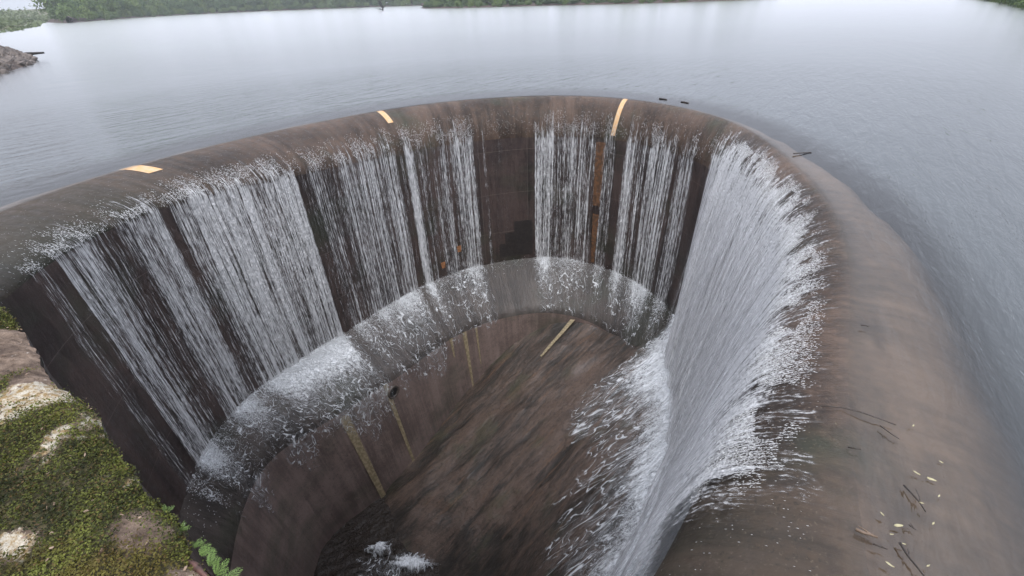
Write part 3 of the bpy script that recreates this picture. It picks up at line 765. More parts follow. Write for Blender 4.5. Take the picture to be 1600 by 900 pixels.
def foliage(name, c1, c2, c3):
    m = NT(name); o = m.obj()
    g = m.n('ShaderNodeNewGeometry').outputs['Random Per Island']
    oi = m.n('ShaderNodeObjectInfo').outputs['Random']
    col = m.mix(m.rng(g, 0, 1, smooth=False), c1, c2)
    col = m.mix(m.mth('MULTIPLY', oi, .7), col, c3)
    d = m.bsdf(Base_Color=col, Roughness=.65, Specular_IOR_Level=.25)
    t = m.n('ShaderNodeBsdfTranslucent', {0: col}).outputs[0]
    return m.done(m.n('ShaderNodeMixShader', {0: .3, 1: d, 2: t}).outputs[0])
M_leaf = foliage('tree_leaves', (.08, .13, .035), (.20, .26, .075), (.11, .17, .06))
M_leafd = foliage('dark_tree_leaves', (.055, .10, .035), (.13, .19, .06), (.07, .12, .05))
M_trunk = plain('bark', (.09, .07, .05), .8, .4, 3)
M_bank = plain('bank_soil', (.065, .045, .035), .9, .4, .6)

def tube(pts, radii, n=7):
    V = []; Fc = []
    pts = [np.array(p, float) for p in pts]
    for i, p in enumerate(pts):
        d = pts[min(i + 1, len(pts) - 1)] - pts[max(i - 1, 0)]; d /= (np.linalg.norm(d) + 1e-9)
        a = np.cross(d, [0, 0, 1] if abs(d[2]) < .9 else [1, 0, 0]); a /= np.linalg.norm(a); b = np.cross(d, a)
        for k in range(n):
            t = 2 * math.pi * k / n; V.append(p + (a * math.cos(t) + b * math.sin(t)) * radii[i])
    for i in range(len(pts) - 1):
        for k in range(n): Fc.append((i * n + k, i * n + (k + 1) % n, (i + 1) * n + (k + 1) % n, (i + 1) * n + k))
    Fc.append(tuple(range(n - 1, -1, -1))); Fc.append(tuple((len(pts) - 1) * n + k for k in range(n)))
    return V, Fc
def tubes(lst, n=7):
    V = []; Fc = []
    for pts, rad in lst:
        v, f = tube(pts, rad, n); b = len(V); V += v; Fc += [tuple(i + b for i in q) for q in f]
    return V, Fc

protos = []
for k in range(6):
    R = 5.0; r = np.random.RandomState(50 + k)
    V, Fc = cluster_mesh('crown', R, 3600, 100 + k, .34, .95 + .25 * (k % 3), 12 + k)
    V[:, 2] += 5.2
    me = mesh_obj('crown', V, Fc, M_leaf if k % 2 else M_leafd, smooth=False)
    limbs = [([(0, 0, -.6), (.1, 0, 2), (.3, .2, 4), (.2, .3, 7)], [.32, .26, .18, .06])]
    for j in range(6):
        a = j * 1.05 + r.rand(); z0 = r.uniform(1, 3.2)
        limbs.append(([(.1, 0, z0), (math.cos(a) * 1.4, math.sin(a) * 1.4, z0 + 1.3), (math.cos(a) * 3, math.sin(a) * 3, z0 + 3)], [.16, .11, .04]))
    v, f = tubes(limbs, 6)
    tr = mesh_obj('trunk', v, f, M_trunk)
    protos.append((me, tr))
tree_n = 0
def place_tree(x, y, z, sc, wide=1., label='', cat='tree', group='', k=None, name='broadleaf_tree'):
    global tree_n
    k = rnd.randrange(6) if k is None else k
    root = bpy.data.objects.new(name, None); C.objects.link(root)
    root.location = (x, y, z); root.rotation_euler = (0, 0, rnd.uniform(0, 6.28)); root.scale = (sc * wide, sc * wide, sc)
    tag(root, label, cat, group)
    for src in protos[k]:
        c_ = src.copy(); C.objects.link(c_); c_.parent = root
    tree_n += 1
    return root

def bank(name, line, depth, h, lab):
    line = resample(np.array(line, float), 80)
    d = np.gradient(line, axis=0); d /= np.linalg.norm(d, axis=1)[:, None]
    back = np.stack([-d[:, 1], d[:, 0]], 1)
    if np.mean((back * line).sum(1)) < 0: back = -back
    prf = [(-3, -2), (-.5, -.2), (.3, .25), (2, .8), (8, h * .5), (depth * .5, h), (depth, h * .6), (depth + 20, -2)]
    P = np.zeros((80, len(prf), 3))
    for k, (a, z) in enumerate(prf):
        q = line + back * ((a if a < 3 else a * np.clip(.05 + np.arange(80) / 25., 0, 1)[:, None]) + (fbm(line[:, 0] * .1, line[:, 1] * .1, 3, k) - .5)[:, None] * min(4, abs(a) + .5))
        P[:, k, :2] = q; P[:, k, 2] = z + (fbm(q[:, 0] * .3, q[:, 1] * .3, 3, 5) - .5) * .5
    o = grid_obj(name, P, M_bank); tag(o, lab, kind='structure')
    return line, back
# wooded spit on the left, its tip at (115, 35)
A1 = unp(115, 35)[:2]; A2_ = unp(250, 24.5)[:2]; A3 = np.array([-235., 560.]); A4 = np.array([-60., 640.])
isl = [A1 + np.array([-60, 45]), A1 + np.array([-12, 14]), A1, A1 + np.array([14, 14]), A2_ * .8 + A1 * .2, A3, A4]
isl = [unp(117, 35.5)[:2], unp(170, 31)[:2], unp(250, 25.5)[:2], unp(330, 21)[:2], unp(400, 18)[:2], unp(520, 13.5)[:2], unp(600, 10.5)[:2], unp(680, 8)[:2]]
line, back = bank('island_bank', isl, 60, 3, 'low brown bank under the wooded point')
L = np.r_[0, np.cumsum(np.linalg.norm(np.diff(line, axis=0), axis=1))]
def along(line, back, L, s, off):
    return np.array([np.interp(s, L, line[:, 0]) + np.interp(s, L, back[:, 0]) * off, np.interp(s, L, line[:, 1]) + np.interp(s, L, back[:, 1]) * off])
s = 0
while s < L[-1]:
    for off, sc in ((3.5, .8), (10, 1.4), (18, 2.1)):
        if s < off * 3.0 - 4: continue
        p = along(line, back, L, s + rnd.uniform(-2, 2), off + rnd.uniform(-1.5, 1.5))
        place_tree(p[0], p[1], -1.5 + (off > 8) * 1.5, sc * rnd.uniform(.75, 1.2), 1.25, 'round green broadleaf tree in the wood along the far point beyond the crest', 'tree', 'trees on the long wooded point', name='broadleaf_tree')
    s += max(5.5, (L[-1]) / 70)
# second wooded shore
is2 = [unp(662, 13)[:2] + np.array([-4, 12]), unp(662, 13.5)[:2], unp(700, 13)[:2], unp(745, 12)[:2], unp(850, 9)[:2], unp(950, 7)[:2], unp(1060, 4)[:2], unp(1170, 0)[:2], unp(1230, -5)[:2]]
line, back = bank('far_shore_bank', is2, 60, 3, 'dark bank along the middle of the far shore')
L = np.r_[0, np.cumsum(np.linalg.norm(np.diff(line, axis=0), axis=1))]
s = 4
while s < L[-1]:
    fr = s / L[-1]
    for off, sc in ((3., .5), (9, .95)):
        p = along(line, back, L, s + rnd.uniform(-1.5, 1.5), off + rnd.uniform(-1, 1))
        place_tree(p[0], p[1], -1.2 + (off > 5), sc * rnd.uniform(.8, 1.25), 1.2, 'low green tree or bush in the row along the middle of the far shore', 'tree', 'trees along the middle far shore', name='broadleaf_tree')
    s += 5.2
p = unp(716, 13.2)[:2]; place_tree(p[0], p[1] - .5, .1, .42, 1.3, 'small bright green bush standing out at the water edge of the far shore', 'bush', k=1, name='green_bush')
# right shore
is3 = [unp(1505, -7)[:2], unp(1535, -2)[:2], unp(1565, 3)[:2], unp(1590, 8)[:2], unp(1640, 18)[:2]]
line, back = bank('right_shore_bank', is3, 30, 2, 'bank at the right end of the far shore')
L = np.r_[0, np.cumsum(np.linalg.norm(np.diff(line, axis=0), axis=1))]
s = 2
while s < L[-1]:
    p = along(line, back, L, s, rnd.uniform(.2, 1.2)); place_tree(p[0], p[1], -1.7, rnd.uniform(.4, .6), 1.2, 'small tree on the shore in the top right corner', 'tree', 'trees in the top right corner', name='broadleaf_tree'); s += 3.6
# hide the prototypes' own copies below ground: remove them instead
for a, b in protos:
    bpy.data.objects.remove(a); bpy.data.objects.remove(b)

# wooded hill in the top left corner: terrain plus a wood that reads as one mass
hb = unp(-60, 58)[:2]; hc = unp(50, 40)[:2]; he = unp(125, 28)[:2]
nu_, nv_ = 90, 40
line = resample(np.array([unp(-200, 75)[:2], hb, unp(0, 50.5)[:2], unp(45, 42)[:2], unp(52, 37)[:2], unp(90, 32)[:2], he, unp(180, 26)[:2]]), nu_)
d = np.gradient(line, axis=0); d /= np.linalg.norm(d, axis=1)[:, None]; back = np.stack([-d[:, 1], d[:, 0]], 1)
P = np.zeros((nu_, nv_, 3))
for k in range(nv_):
    t = k / (nv_ - 1); dist = 220 * t
    q = line + back * (dist - 2)
    az = np.degrees(np.arctan2(q[:, 0], q[:, 1]))
    hh = np.interp(az, [-55, -44, -41.5, -39, -36], [4, 7.5, 12, 12, 10])
    z = hh * sstep(0, .6, t) * (1 - .1 * t) + (fbm(q[:, 0] * .03, q[:, 1] * .03, 3, 9) - .5) * 5 * sstep(0, .3, t) + .5 * sstep(0, .04, t) - 1.0 * (t < .02)
    P[:, k, :2] = q; P[:, k, 2] = z
hill = grid_obj('hill', P, plain('grass_bank', (.06, .075, .03), .9, .4, .3, (.09, .08, .04))); tag(hill, 'low hill beyond the lake in the top left corner', kind='structure')
VV = []; r = np.random.RandomState(3)
N = 16000
a = r.rand(N) * (nu_ - 1.01); b = (r.rand(N) ** 1.3) * (nv_ - 1.01)
ia, ibb = a.astype(int), b.astype(int)
base = P[ia, ibb] * (1 - (a - ia))[:, None] + P[np.minimum(ia + 1, nu_ - 1), ibb] * (a - ia)[:, None]
blob = fbm(base[:, 0] * .22, base[:, 1] * .22, 2, 14)
low = (b < 5)
hgt = np.where(low, 1.6, 4.5) * (.4 + 1.2 * blob)
ctr = base + np.c_[r.normal(0, .8, N), r.normal(0, .8, N), hgt * r.rand(N) ** .5]
nn = r.normal(0, 1, (N, 3)); nn[:, 2] = np.abs(nn[:, 2]) + .3; nn /= np.linalg.norm(nn, axis=1)[:, None]
t_ = np.cross(nn, r.normal(0, 1, (N, 3))); t_ /= np.linalg.norm(t_, axis=1)[:, None]; b_ = np.cross(nn, t_)
l = r.uniform(.6, 1.3, (N, 1))
V = np.stack([ctr - t_ * l, ctr - b_ * l * .7, ctr + t_ * l, ctr + b_ * l * .7], 1).reshape(-1, 3)
wd = mesh_obj('woodland', V, np.arange(N * 4).reshape(-1, 4), foliage('misty_wood_leaves', (.09, .12, .06), (.16, .20, .09), (.13, .16, .08)), smooth=False)
tag(wd, 'pale misty wood covering the low hill in the top left corner', 'wood', kind='stuff')

# bare drowned tree
dp = unp(598, 16.5)
rr = random.Random(5); lst = []
def branch(p, d, L_, r_, dep_):
    pts = [p]; rad = [1.9 * r_]; d = np.array(d, float)
    for i in range(4):
        d = d + np.array([rr.gauss(0, .18), rr.gauss(0, .18), rr.gauss(.03, .1)]); d /= np.linalg.norm(d)
        p = p + d * L_ / 4; pts.append(p); rad.append(1.9 * r_ * (1 - .2 * (i + 1)))
    lst.append((pts, rad))
    if dep_ > 0:
        for _ in range(3):
            j = rr.randint(1, 4); dd = d + np.array([rr.gauss(0, .7), rr.gauss(0, .7), rr.gauss(.1, .3)]); branch(pts[j], dd / np.linalg.norm(dd), L_ * .62, rad[j] * .40, dep_ - 1)
dt = bpy.data.objects.new('dead_tree', None); C.objects.link(dt); dt.location = (dp[0], dp[1], 0)
tag(dt, 'bare black drowned tree standing alone in the lake before the far wood', 'dead tree')
v, f = tube([(0, 0, -2), (.2, 0, .8), (.1, .2, 2.2)], [.45, .36, .26]); M_dead = plain('dead_wood', (.022, .018, .016), .8)
mesh_obj('trunk', v, f, M_dead, dt)
branch(np.array([.1, .2, 2.]), (.1, 0, 1), 6.5, .22, 2); branch(np.array([0, 0, 1.2]), (-.8, 0, .6), 5, .18, 2); branch(np.array([.1, 0, 1.]), (.9, 0, .5), 4, .16, 2); branch(np.array([-.2, 0, .5]), (-1, 0, .12), 4.5, .13, 1)
v, f = tubes(lst, 5); mesh_obj('branches', v, f, M_dead, dt)

# rubble spit at the left edge
M_rock = plain('grey_rock', (.15, .125, .11), .85, .5, 1.5, (.07, .06, .055), .5, .05)
sp = [unp(60, 95)[:2], unp(45, 104)[:2], unp(0, 118.5)[:2], unp(-90, 148)[:2], unp(-260, 120)[:2] , unp(-90, 84)[:2], unp(0, 80)[:2] , unp(40, 90)[:2]]
sp = np.array(sp); cc = sp.mean(0)
V = [(*cc, 1.9)]; ring = resample(np.r_[sp, sp[:1]], 60)
V2_ = []
for k, sc_, z in ((0, 1.06, -1.5), (1, 1.0, -.1), (2, .85, .5), (3, .6, 1.1), (4, .3, 1.6)):
    for q in ring[:-1]:
        qq = cc + (q - cc) * sc_; V2_.append((qq[0], qq[1], z))
n_ = 59; Fc = []
for j in range(4):
    for k in range(n_): Fc.append((j * n_ + k, j * n_ + (k + 1) % n_, (j + 1) * n_ + (k + 1) % n_, (j + 1) * n_ + k))
V2_.append((*cc, 1.8)); Fc += [(4 * n_ + k, 4 * n_ + (k + 1) % n_, 5 * n_) for k in range(n_)]
tag(mesh_obj('spit_ground', V2_, Fc, M_bank), 'low ground of the rocky spit', kind='structure')
V = []; Fc = []
r = np.random.RandomState(9)
for _ in range(1500):
    k = r.randint(59); t = r.rand() ** .6; q = cc + (ring[k] - cc) * t * 1.0; z = np.interp(t, [0, .3, .6, .85, 1], [1.8, 1.6, 1.1, .5, -.05])
    R_ = r.uniform(.18, .6)
    bm = bmesh.new() if _ < 12 else None
    if bm is not None:
        bmesh.ops.create_icosphere(bm, subdivisions=1, radius=1); 
        for v_ in bm.verts: v_.co *= 1 + r.uniform(-.25, .25)
        if _ == 0: shapes = []
        shapes.append((np.array([v_.co[:] for v_ in bm.verts]), [tuple(v_.index for v_ in f_.verts) for f_ in bm.faces])); bm.free()
    vs, fs = shapes[r.randint(len(shapes))]
    A_ = r.normal(0, 1, (3, 3)); Q, _r = np.linalg.qr(A_)
    vs = (vs * R_ * np.array([1, .8, .55])) @ Q.T + np.array([q[0], q[1], z]); b = len(V); V += list(vs); Fc += [tuple(i + b for i in ff) for ff in fs]
tag(mesh_obj('rubble', V, Fc, M_rock, smooth=False), 'grey brown heap of broken rocks on the spit at the left edge', 'rocks', kind='stuff')
q = unp(48, 95); v, f = tube([q + [-2, 0, .5], q + [0, 0, .7], q + [1.8, .2, .75]], [.22, .2, .1], 6)
tag(mesh_obj('driftwood_log', v, f, M_dead), 'dark log sticking out from the tip of the rocky spit', 'log')
# yellow green scrub on the spit
V, Fc2 = cluster_mesh('scrub', 1.6, 900, 77, .14, .6, 6); b0 = unp(-8, 103)
o = mesh_obj('scrub_bush', V + np.array([0, 0, .3]), Fc2, foliage('scrub_leaves', (.12, .12, .04), (.20, .18, .07), (.15, .15, .06)), smooth=False); o.location = (b0[0], b0[1], 1.0)
tag(o, 'small yellowish bush on the rubble at the left edge', 'bush')

# ------------------------------------------------------------------ floating twigs and leaves over the submerged apron
M_twig = plain('wet_twig', (.035, .024, .018), .5, .4, 20)
M_twigl = plain('peeled_twig', (.16, .11, .075), .6, .4, 20)
twigs = [([(1337, 827), (1349, 833), (1362, 836), (1371, 840)], .018, M_twigl, 'short thick forked brown twig nearest the crest line at the bottom'),
         ([(1406, 848), (1414, 862), (1420, 870), (1431, 884), (1444, 900)], .013, M_twig, 'long dark forked twig running off the bottom edge'),
         ([(1412, 758), (1425, 772), (1437, 785), (1446, 800)], .010, M_twig, 'straight thin twig above the long forked twig'),
         ([(1282, 634), (1315, 637), (1345, 644), (1375, 655), (1400, 664)], .008, M_twig, 'long hair-thin twig lying across the crest line'),
         ([(1364, 850), (1374, 854), (1386, 858)], .008, M_twig, 'small dark twig just below the thick brown one'),
         ([(1325, 699), (1335, 701), (1345, 702)], .007, M_twig, 'tiny dark twig just outside the crest, below the hair-thin one'),
         ([(1240, 240), (1254, 239), (1268, 238)], .02, M_twig, 'dark twig stuck at the crest where it bends away'),
         ([(1030, 154), (1037, 154.5), (1042, 155.5)], .03, M_twig, 'dark speck of driftwood on the far crest right of the long orange stripe'),
         ([(1064, 159), (1070, 159.5), (1076, 161)], .03, M_twig, 'second dark speck of driftwood on the far crest, farther right'),
         ([(1345, 508), (1352, 509), (1357, 510)], .007, M_twig, 'tiny dark twig outside the crest, highest of those on the brown apron'),
         ([(1375, 665), (1395, 680), (1405, 686)], .006, M_twig, 'thin bent twig under the pale water beside the hair-thin one'),
         ([(1420, 820), (1428, 826), (1432, 828)], .006, M_twig, 'short dark twig left of the long forked twig tip')]
for pts, r_, mt, lab in twigs:
    P = [unp(x, y, .065 if x > 1330 or y < 300 else .03) for x, y in pts]
    for k_, p_ in enumerate(P): P[k_] = p_ + np.array([0, 0, .004 * k_ % .008])
    root = None
    v, f = tube(P, [r_ * (1 - .5 * k_ / len(P)) for k_ in range(len(P))], 6)
    if 'forked' in lab:
        j = len(P) // 2; dd = P[j] - P[j - 1]; sd = np.array([-dd[1], dd[0], 0]); v2, f2 = tube([P[j], P[j] - dd * .6 + sd * .5, P[j] - dd * 1.5 + sd * .8 + [0, 0, .01]], [r_ * .6, r_ * .45, r_ * .2], 5)
        b = len(v); v += v2; f += [tuple(i + b for i in q_) for q_ in f2]
    tag(mesh_obj('twig', v, f, mt), lab, 'twig')
M_yl = plain('yellow_leaf', (.42, .38, .22), .5, .3, 30)
lv = [(1404, 821, 1.6), (1432, 739, 1.2), (1456, 749, 1.5), (1467, 775, .8), (1440, 786, .8), (1458, 818, .9), (1378, 803, .8), (1280, 794, .9), (1315, 765, .7), (1393, 835, .7),
      (1390, 882, 1.3), (1427, 665, .8), (1470, 722, .7), (1412, 850, .6), (1286, 846, .6), (1294, 736, .5), (1450, 884, .8), (1306, 663, .5)]
for x, y, s_ in lv:
    zz = .068 if x > 1335 else (-.03 if x > 1300 else -.22)
    p = unp(x, y, zz); a = rnd.uniform(0, 6.28); l = .027 * s_; u_ = np.array([math.cos(a), math.sin(a), 0]); n_2 = np.array([-math.sin(a), math.cos(a), 0])
    V = []; 
    for k_ in range(7):
        t = k_ / 6 * 2 - 1; wd_ = .32 * l * (1 - t * t) ** .7
        V += [p + u_ * t * l + n_2 * wd_ + [0, 0, .006 * math.sin(k_)], p + u_ * t * l + [0, 0, .01 + .004 * t], p + u_ * t * l - n_2 * wd_ + [0, 0, .004]]
    Fc = [(3 * k_ + j, 3 * k_ + j + 1, 3 * k_ + j + 4, 3 * k_ + j + 3) for k_ in range(6) for j in (0, 1)]
    tag(mesh_obj('floating_leaf', V, Fc, M_yl), 'pale yellow leaf floating over the brown apron outside the crest', 'leaf', 'fallen leaves on the apron')

# ------------------------------------------------------------------ mossy parapet under the camera
ZT = EYE - .80
PO = np.array([0., 0.])
def pp(a, b): return DT * a - DN * b      # a along the face, b back from the edge
par = bpy.data.objects.new('stone_parapet', None); C.objects.link(par); tag(par, 'old mossy stone parapet of the dam at the lower left corner', 'wall')
def blobs(a, b, lst, soft=.35):
    r_ = np.zeros(np.shape(a))
    for (ca, cb, ra, rb) in lst:
        q = np.sqrt(((a - ca) / ra) ** 2 + ((b - cb) / rb) ** 2); r_ = np.maximum(r_, 1 - sstep(1 - soft, 1 + soft, q))
    return r_
def ab(x, y):
    p = unp(x, y, ZT)[:2]; return float(p @ DT), float(-(p @ DN))
# bare rock and lichen areas, read off in place
def area(x, y, rx, ry):
    a, b = ab(x, y); k = 1.35 * math.hypot(*(unp(x + 10, y, ZT)[:2] - unp(x, y, ZT)[:2])) / 10
    return (a, b, rx * k, ry * k)
bare = [area(20, 520, 75, 45), area(10, 600, 60, 30), area(60, 560, 40, 30)]
lich = [area(75, 590, 28, 22), area(105, 680, 55, 22), area(5, 650, 30, 30), area(25, 845, 30, 30), area(3, 770, 14, 60), area(190, 705, 14, 10), area(140, 640, 22, 16), area(60, 700, 20, 10), area(240, 815, 20, 14), area(290, 885, 25, 18), area(45, 630, 26, 20), area(160, 655, 12, 26)]
na_, nb_ = 520, 300
aa = np.concatenate([np.linspace(-14, -3, 80), np.linspace(-3, .9, 400)[1:], np.linspace(.9, 12, 42)[1:]]); bb = np.linspace(0, 1.5, nb_) ** 1.25
AA, BB = np.meshgrid(aa, bb, indexing='ij')
h = (fbm(AA * 3, BB * 3, 4, 3) - .5) * .07 + (fbm(AA * 14, BB * 14, 4, 13) - .5) * .028 + (fbm(AA * 60, BB * 60, 2, 23) - .5) * .006
edge = np.exp(-BB / .035) * .05
jit = (fbm(AA * 6, AA * 0, 4, 7) - .5) * .05 * np.exp(-BB / .15) + (fbm(AA * 30, AA * 0, 3, 8) - .5) * .015 * np.exp(-BB / .05)
Bx = BB + jit + .0
XY = DT * AA[..., None] - DN * Bx[..., None]
mossw = fbm(AA * 3.5, BB * 3.5, 4, 33)
noisy = (fbm(AA * 9, BB * 9, 4, 41) - .5) * .9
wA = AA + (fbm(AA * 7, BB * 7, 4, 91) - .5) * .28; wB = BB + (fbm(AA * 7, BB * 7, 4, 97) - .5) * .28
bare_m = np.clip(blobs(wA, wB, bare, .5) + noisy * .5 * blobs(AA, BB, bare, .8), 0, 1); lich_m = np.clip(blobs(wA, wB, lich, .9) * (.8 + 2.2 * noisy) , 0, 1)
moss_m = np.clip((1 - bare_m * 1.1) * (1 - lich_m) * sstep(.38, .52, mossw + .10 * (AA > -1.6)), 0, 1)
Pz = ZT + h - edge
P = np.dstack([XY, Pz])
def stone_mat():
    m = NT('weathered_stone'); o = m.obj(); li = m.attr('lichen'); mo = m.attr('moss')
    n1 = m.noise(o, 14, 6, .7); n2 = m.noise(o, 70, 5, .7); n3 = m.noise(m.map(o, (12, 40, 12), (0, 0, .4)), 1, 4, .6)
    f = m.mth('ADD', m.mth('MULTIPLY', n1, .5), m.mth('ADD', m.mth('MULTIPLY', n2, .25), m.mth('MULTIPLY', n3, .25)))
    col = m.mix(m.rng(f, .36, .64), (.07, .048, .036), (.27, .20, .15))
    lc = m.mix(m.rng(m.noise(o, 55, 5, .75), .40, .6), (.26, .18, .085), (.50, .46, .38))
    lm = m.rng(m.mth('ADD', li, m.mth('MULTIPLY', m.mth('SUBTRACT', m.noise(o, 32, 6, .75), .5), 3.2)), .42, .62)
    col = m.mix(lm, col, lc)
    fl_ = m.rng(m.noise(o, 38, 4, .6), .66, .72)
    col = m.mix(m.mth('MULTIPLY', fl_, .7), col, (.52, .46, .40))
    mm = m.rng(m.mth('ADD', mo, m.mth('MULTIPLY', m.mth('SUBTRACT', m.noise(o, 60, 4, .7), .5), 1.2)), .3, .6)
    col = m.mix(m.mth('MULTIPLY', mm, .85), col, m.mix(m.rng(n2, .4, .6), (.022, .024, .008), (.055, .055, .02)))
    nrm = m.bump(m.mth('ADD', n1, m.mth('MULTIPLY', n2, .6)), .9, .02)
    return m.done(m.bsdf(Base_Color=col, Roughness=.85, Normal=nrm, Specular_IOR_Level=.2))
M_stone = stone_mat()
grid_obj('coping', P, M_stone, par, attrs={'lichen': lich_m, 'moss': moss_m}, flip=True)
# face of the wall going down to the crest and into the shaft
zz = np.linspace(0, 1, 60)
AAf, ZZ = np.meshgrid(aa[::2], zz, indexing='ij')
jf = np.interp(AAf, aa, jit[:, 0]) * (1 - sstep(0, .02, ZZ))
XYf = DT * AAf[..., None] - DN * (jf + .02 * sstep(0, .01, ZZ) + (fbm(AAf * 2, ZZ * 30, 4, 4)) * .1 * sstep(0, .02, ZZ))[..., None]
Pf_ = np.dstack([XYf, (ZT - .05) * (1 - ZZ) + Z_BOT * ZZ])
grid_obj('wall_face', Pf_, M_wall, par, uv=np.dstack([AAf, Pf_[..., 2]]))
# reddish worn arris at the near end of the edge
M_red = plain('reddish_arris', (.13, .065, .055), .8, .4, 60, (.06, .035, .03)); a0, _b = ab(262, 775); a1, _b = ab(352, 900)
pts = [np.array([*pp(a_, float(np.interp(a_, aa, jit[:, 0])) + .004), ZT - .052 + .003 * math.sin(a_ * 60)]) for a_ in np.linspace(a0 + .12, a1 + .5, 26)]
v, f = tube(pts, [.0055 + .0015 * math.sin(k * 2.3) for k in range(26)], 4); mesh_obj('edge_trim', v, f, M_red, par)

# moss: thousands of little fronds
dt_pts = []
r = np.random.RandomState(21)
cnt = 0; CA = []; CB = []; CH = []; CM = []
for _ in range(140):
    a_ = r.uniform(-2.9, .25, 6000); b_ = r.uniform(0, 1, 6000) ** 1.3 * .75
    ia = np.searchsorted(aa, a_).clip(1, len(aa) - 1); ib2 = np.searchsorted(bb, b_).clip(1, len(bb) - 1)
    mm = moss_m[ia, ib2]; keep = r.rand(6000) < mm
    X_, Y_ = DT[0] * a_ - DN[0] * (b_ + jit[ia, ib2]), DT[1] * a_ - DN[1] * (b_ + jit[ia, ib2])
    CA.append(np.c_[X_, Y_, Pz[ia, ib2]][keep]); CM.append(np.c_[a_, b_][keep])
    cnt += keep.sum()
    if cnt > 260000: break
CA = np.concatenate(CA); CM = np.concatenate(CM); N = len(CA)
print('moss fronds', N)
cush = fbm(CM[:, 0] * 11, CM[:, 1] * 11, 3, 51)
hh = .004 + .030 * np.clip(cush - .35, 0, 1) * r.uniform(.5, 1.3, N)
top = CA + np.c_[r.normal(0, .004, N), r.normal(0, .004, N), hh]
nn = r.normal(0, 1, (N, 3)); nn[:, 2] = np.abs(nn[:, 2]) + .4; nn /= np.linalg.norm(nn, axis=1)[:, None]
t_ = np.cross(nn, r.normal(0, 1, (N, 3))); t_ /= np.linalg.norm(t_, axis=1)[:, None]; b_ = np.cross(nn, t_)
l = r.uniform(.0014, .0036, (N, 1))
V = np.stack([top - t_ * l, top - b_ * l * .6, top + t_ * l, top + b_ * l * .6], 1).reshape(-1, 3)
def moss_mat():
    m = NT('moss_fronds'); o = m.obj(); g = m.n('ShaderNodeNewGeometry').outputs['Random Per Island']
    n = m.noise(o, 9, 3); n2 = m.noise(o, 4, 3)
    col = m.mix(m.rng(m.mth('ADD', m.mth('MULTIPLY', g, .35), n), .45, .9), (.014, .019, .005), (.15, .165, .032))
    col = m.mix(m.mth('MULTIPLY', m.rng(n2, .52, .62), .6), col, (.13, .095, .022))
    col = m.mix(m.mth('MULTIPLY', m.rng(g, .88, .9), .8), col, (.10, .055, .025))
    d = m.bsdf(Base_Color=col, Roughness=.7, Specular_IOR_Level=.3); t = m.n('ShaderNodeBsdfTranslucent', {0: col}).outputs[0]
    return m.done(m.n('ShaderNodeMixShader', {0: .25, 1: d, 2: t}).outputs[0])
tag(mesh_obj('moss', V, np.arange(N * 4).reshape(-1, 4), moss_mat(), smooth=False), 'dark and yellow green moss cushions covering the parapet top', 'moss', kind='stuff')

# loose stone chips and dead leaf bits lying on the parapet
V = []; Fc = []; r = np.random.RandomState(31)
for _ in range(420):
    a_ = r.uniform(-2.6, .2); b_ = r.rand() ** 1.4 * .7; ia = min(np.searchsorted(aa, a_), len(aa) - 1); ib2 = min(np.searchsorted(bb, b_), len(bb) - 1)
    vs, fs = shapes[r.randint(len(shapes))]; Q_, _r = np.linalg.qr(r.normal(0, 1, (3, 3)))
    Q_ = Q_ * .35 + np.eye(3) * .65
    vs = (vs * r.uniform(.002, .008) * np.array([1.5, .9, .35])) @ Q_.T; th_ = r.uniform(0, 6.28); c_, s_ = math.cos(th_), math.sin(th_)
    vs = np.c_[vs[:, 0] * c_ - vs[:, 1] * s_, vs[:, 0] * s_ + vs[:, 1] * c_, vs[:, 2]] + np.array([DT[0] * a_ - DN[0] * (b_ + jit[ia, ib2]), DT[1] * a_ - DN[1] * (b_ + jit[ia, ib2]), Pz[ia, ib2] + .007])
    b = len(V); V += list(vs); Fc += [tuple(i + b for i in ff) for ff in fs]
tag(mesh_obj('stone_chips', V, Fc, plain('chip', (.30, .22, .16), .8, .5, 40, (.10, .06, .04)), smooth=False), 'scattered pale chips and dead leaf bits lying in the moss', 'chips', kind='stuff')

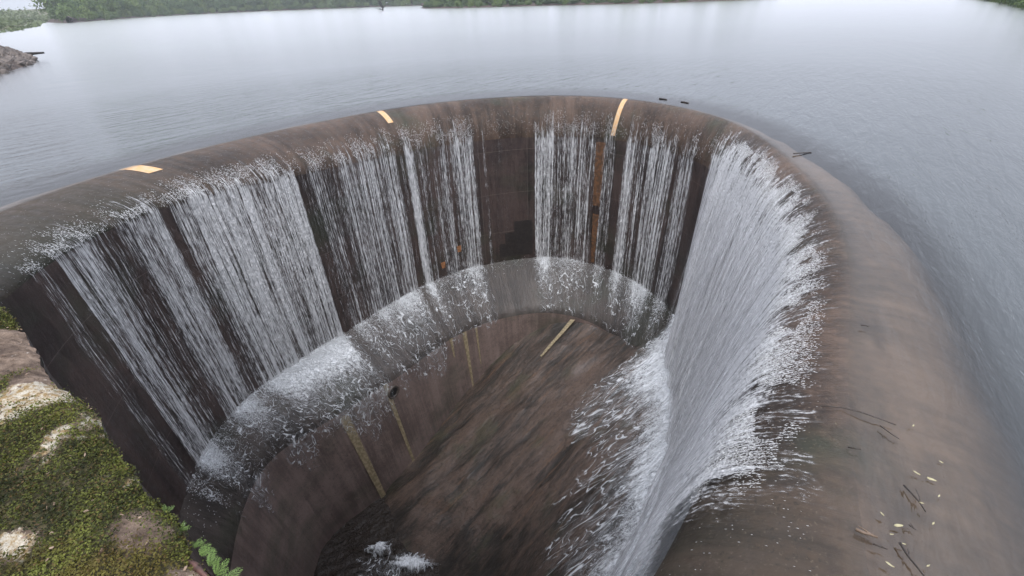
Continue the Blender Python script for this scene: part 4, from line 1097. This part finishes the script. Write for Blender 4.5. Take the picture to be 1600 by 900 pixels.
# little ferns along the edge
M_fern = foliage('fern_leaves', (.10, .17, .04), (.19, .28, .08), (.14, .21, .07))
def fern(p, n, L_, lean, seed):
    r_ = np.random.RandomState(seed); V = []; Fc = []
    for i in range(n):
        a_ = r_.uniform(0, 6.28); d = np.array([math.cos(a_) * .8, math.sin(a_) * .8, r_.uniform(.1, .8)]) + lean * 1.1; d /= np.linalg.norm(d)
        LL = L_ * r_.uniform(.55, 1.15); q = np.zeros(3)
        for k in range(11):
            d2 = d + np.array([0, 0, -.06 * k]); d2 /= np.linalg.norm(d2); q = q + d2 * LL / 11
            sd_ = np.cross(d2, [0, 0, 1.]); sd_ /= np.linalg.norm(sd_) + 1e-9
            wl_ = LL * .26 * math.sin(math.pi * (k + 1.5) / 13)
            for sg in (-1, 1):
                b = len(V); tip = q + sd_ * sg * wl_ + d2 * wl_ * .35 + np.array([0, 0, r_.normal(0, .002)])
                V += [q, q + d2 * LL * .03 + (tip - q) * .5, tip, q - d2 * LL * .03 + (tip - q) * .5]; Fc.append((b, b + 1, b + 2, b + 3))
    o = mesh_obj('fern', V, Fc, M_fern, smooth=False); o.location = p
    return o
fr = [(252, 772, .05, 'tiny green sprig, farthest of those along the parapet edge'), (277, 797, .05, 'small bright fern sprig second along the parapet edge'), (291, 830, .06, 'small fern tuft halfway along the near parapet edge'), (305, 838, .07, 'leafy green fern tuft just behind the halfway one'),
      (318, 856, .075, 'upright bright fern tuft beside the reddish edge'), (330, 868, .085, 'spreading fern tuft leaning over the drop by the reddish edge'), (345, 884, .09, 'largest fern tuft hanging over the reddish edge'), (356, 893, .075, 'fern tuft at the bottom of the picture beside the reddish edge')]
for i, (x, y, L_, lab) in enumerate(fr):
    a_, b_ = ab(x, y); p = np.array([*pp(a_, .004), ZT - .05])
    tag(fern(p, 9 + i % 4, L_ * .34, np.array([*(DN * .9), .15]), 300 + i), lab, 'fern')

# ------------------------------------------------------------------ misty air
bm = bmesh.new(); bmesh.ops.create_cube(bm, size=1)
for v_ in bm.verts: v_.co = Vector((v_.co.x * 5400, v_.co.y * 5400 + 400, -26 if v_.co.z < 0 else 60))
me = bpy.data.meshes.new('haze'); bm.to_mesh(me); bm.free()
hz = NT('misty_air'); pv = hz.n('ShaderNodeVolumePrincipled', {'Color': (.86, .90, .95, 1), 'Density': .00028, 'Anisotropy': .2})
hz.t.links.new(pv.outputs[0], hz.out.inputs['Volume']); me.materials.append(hz.m)
ho = bpy.data.objects.new('haze', me); C.objects.link(ho); tag(ho, 'thin mist over the lake', kind='stuff')
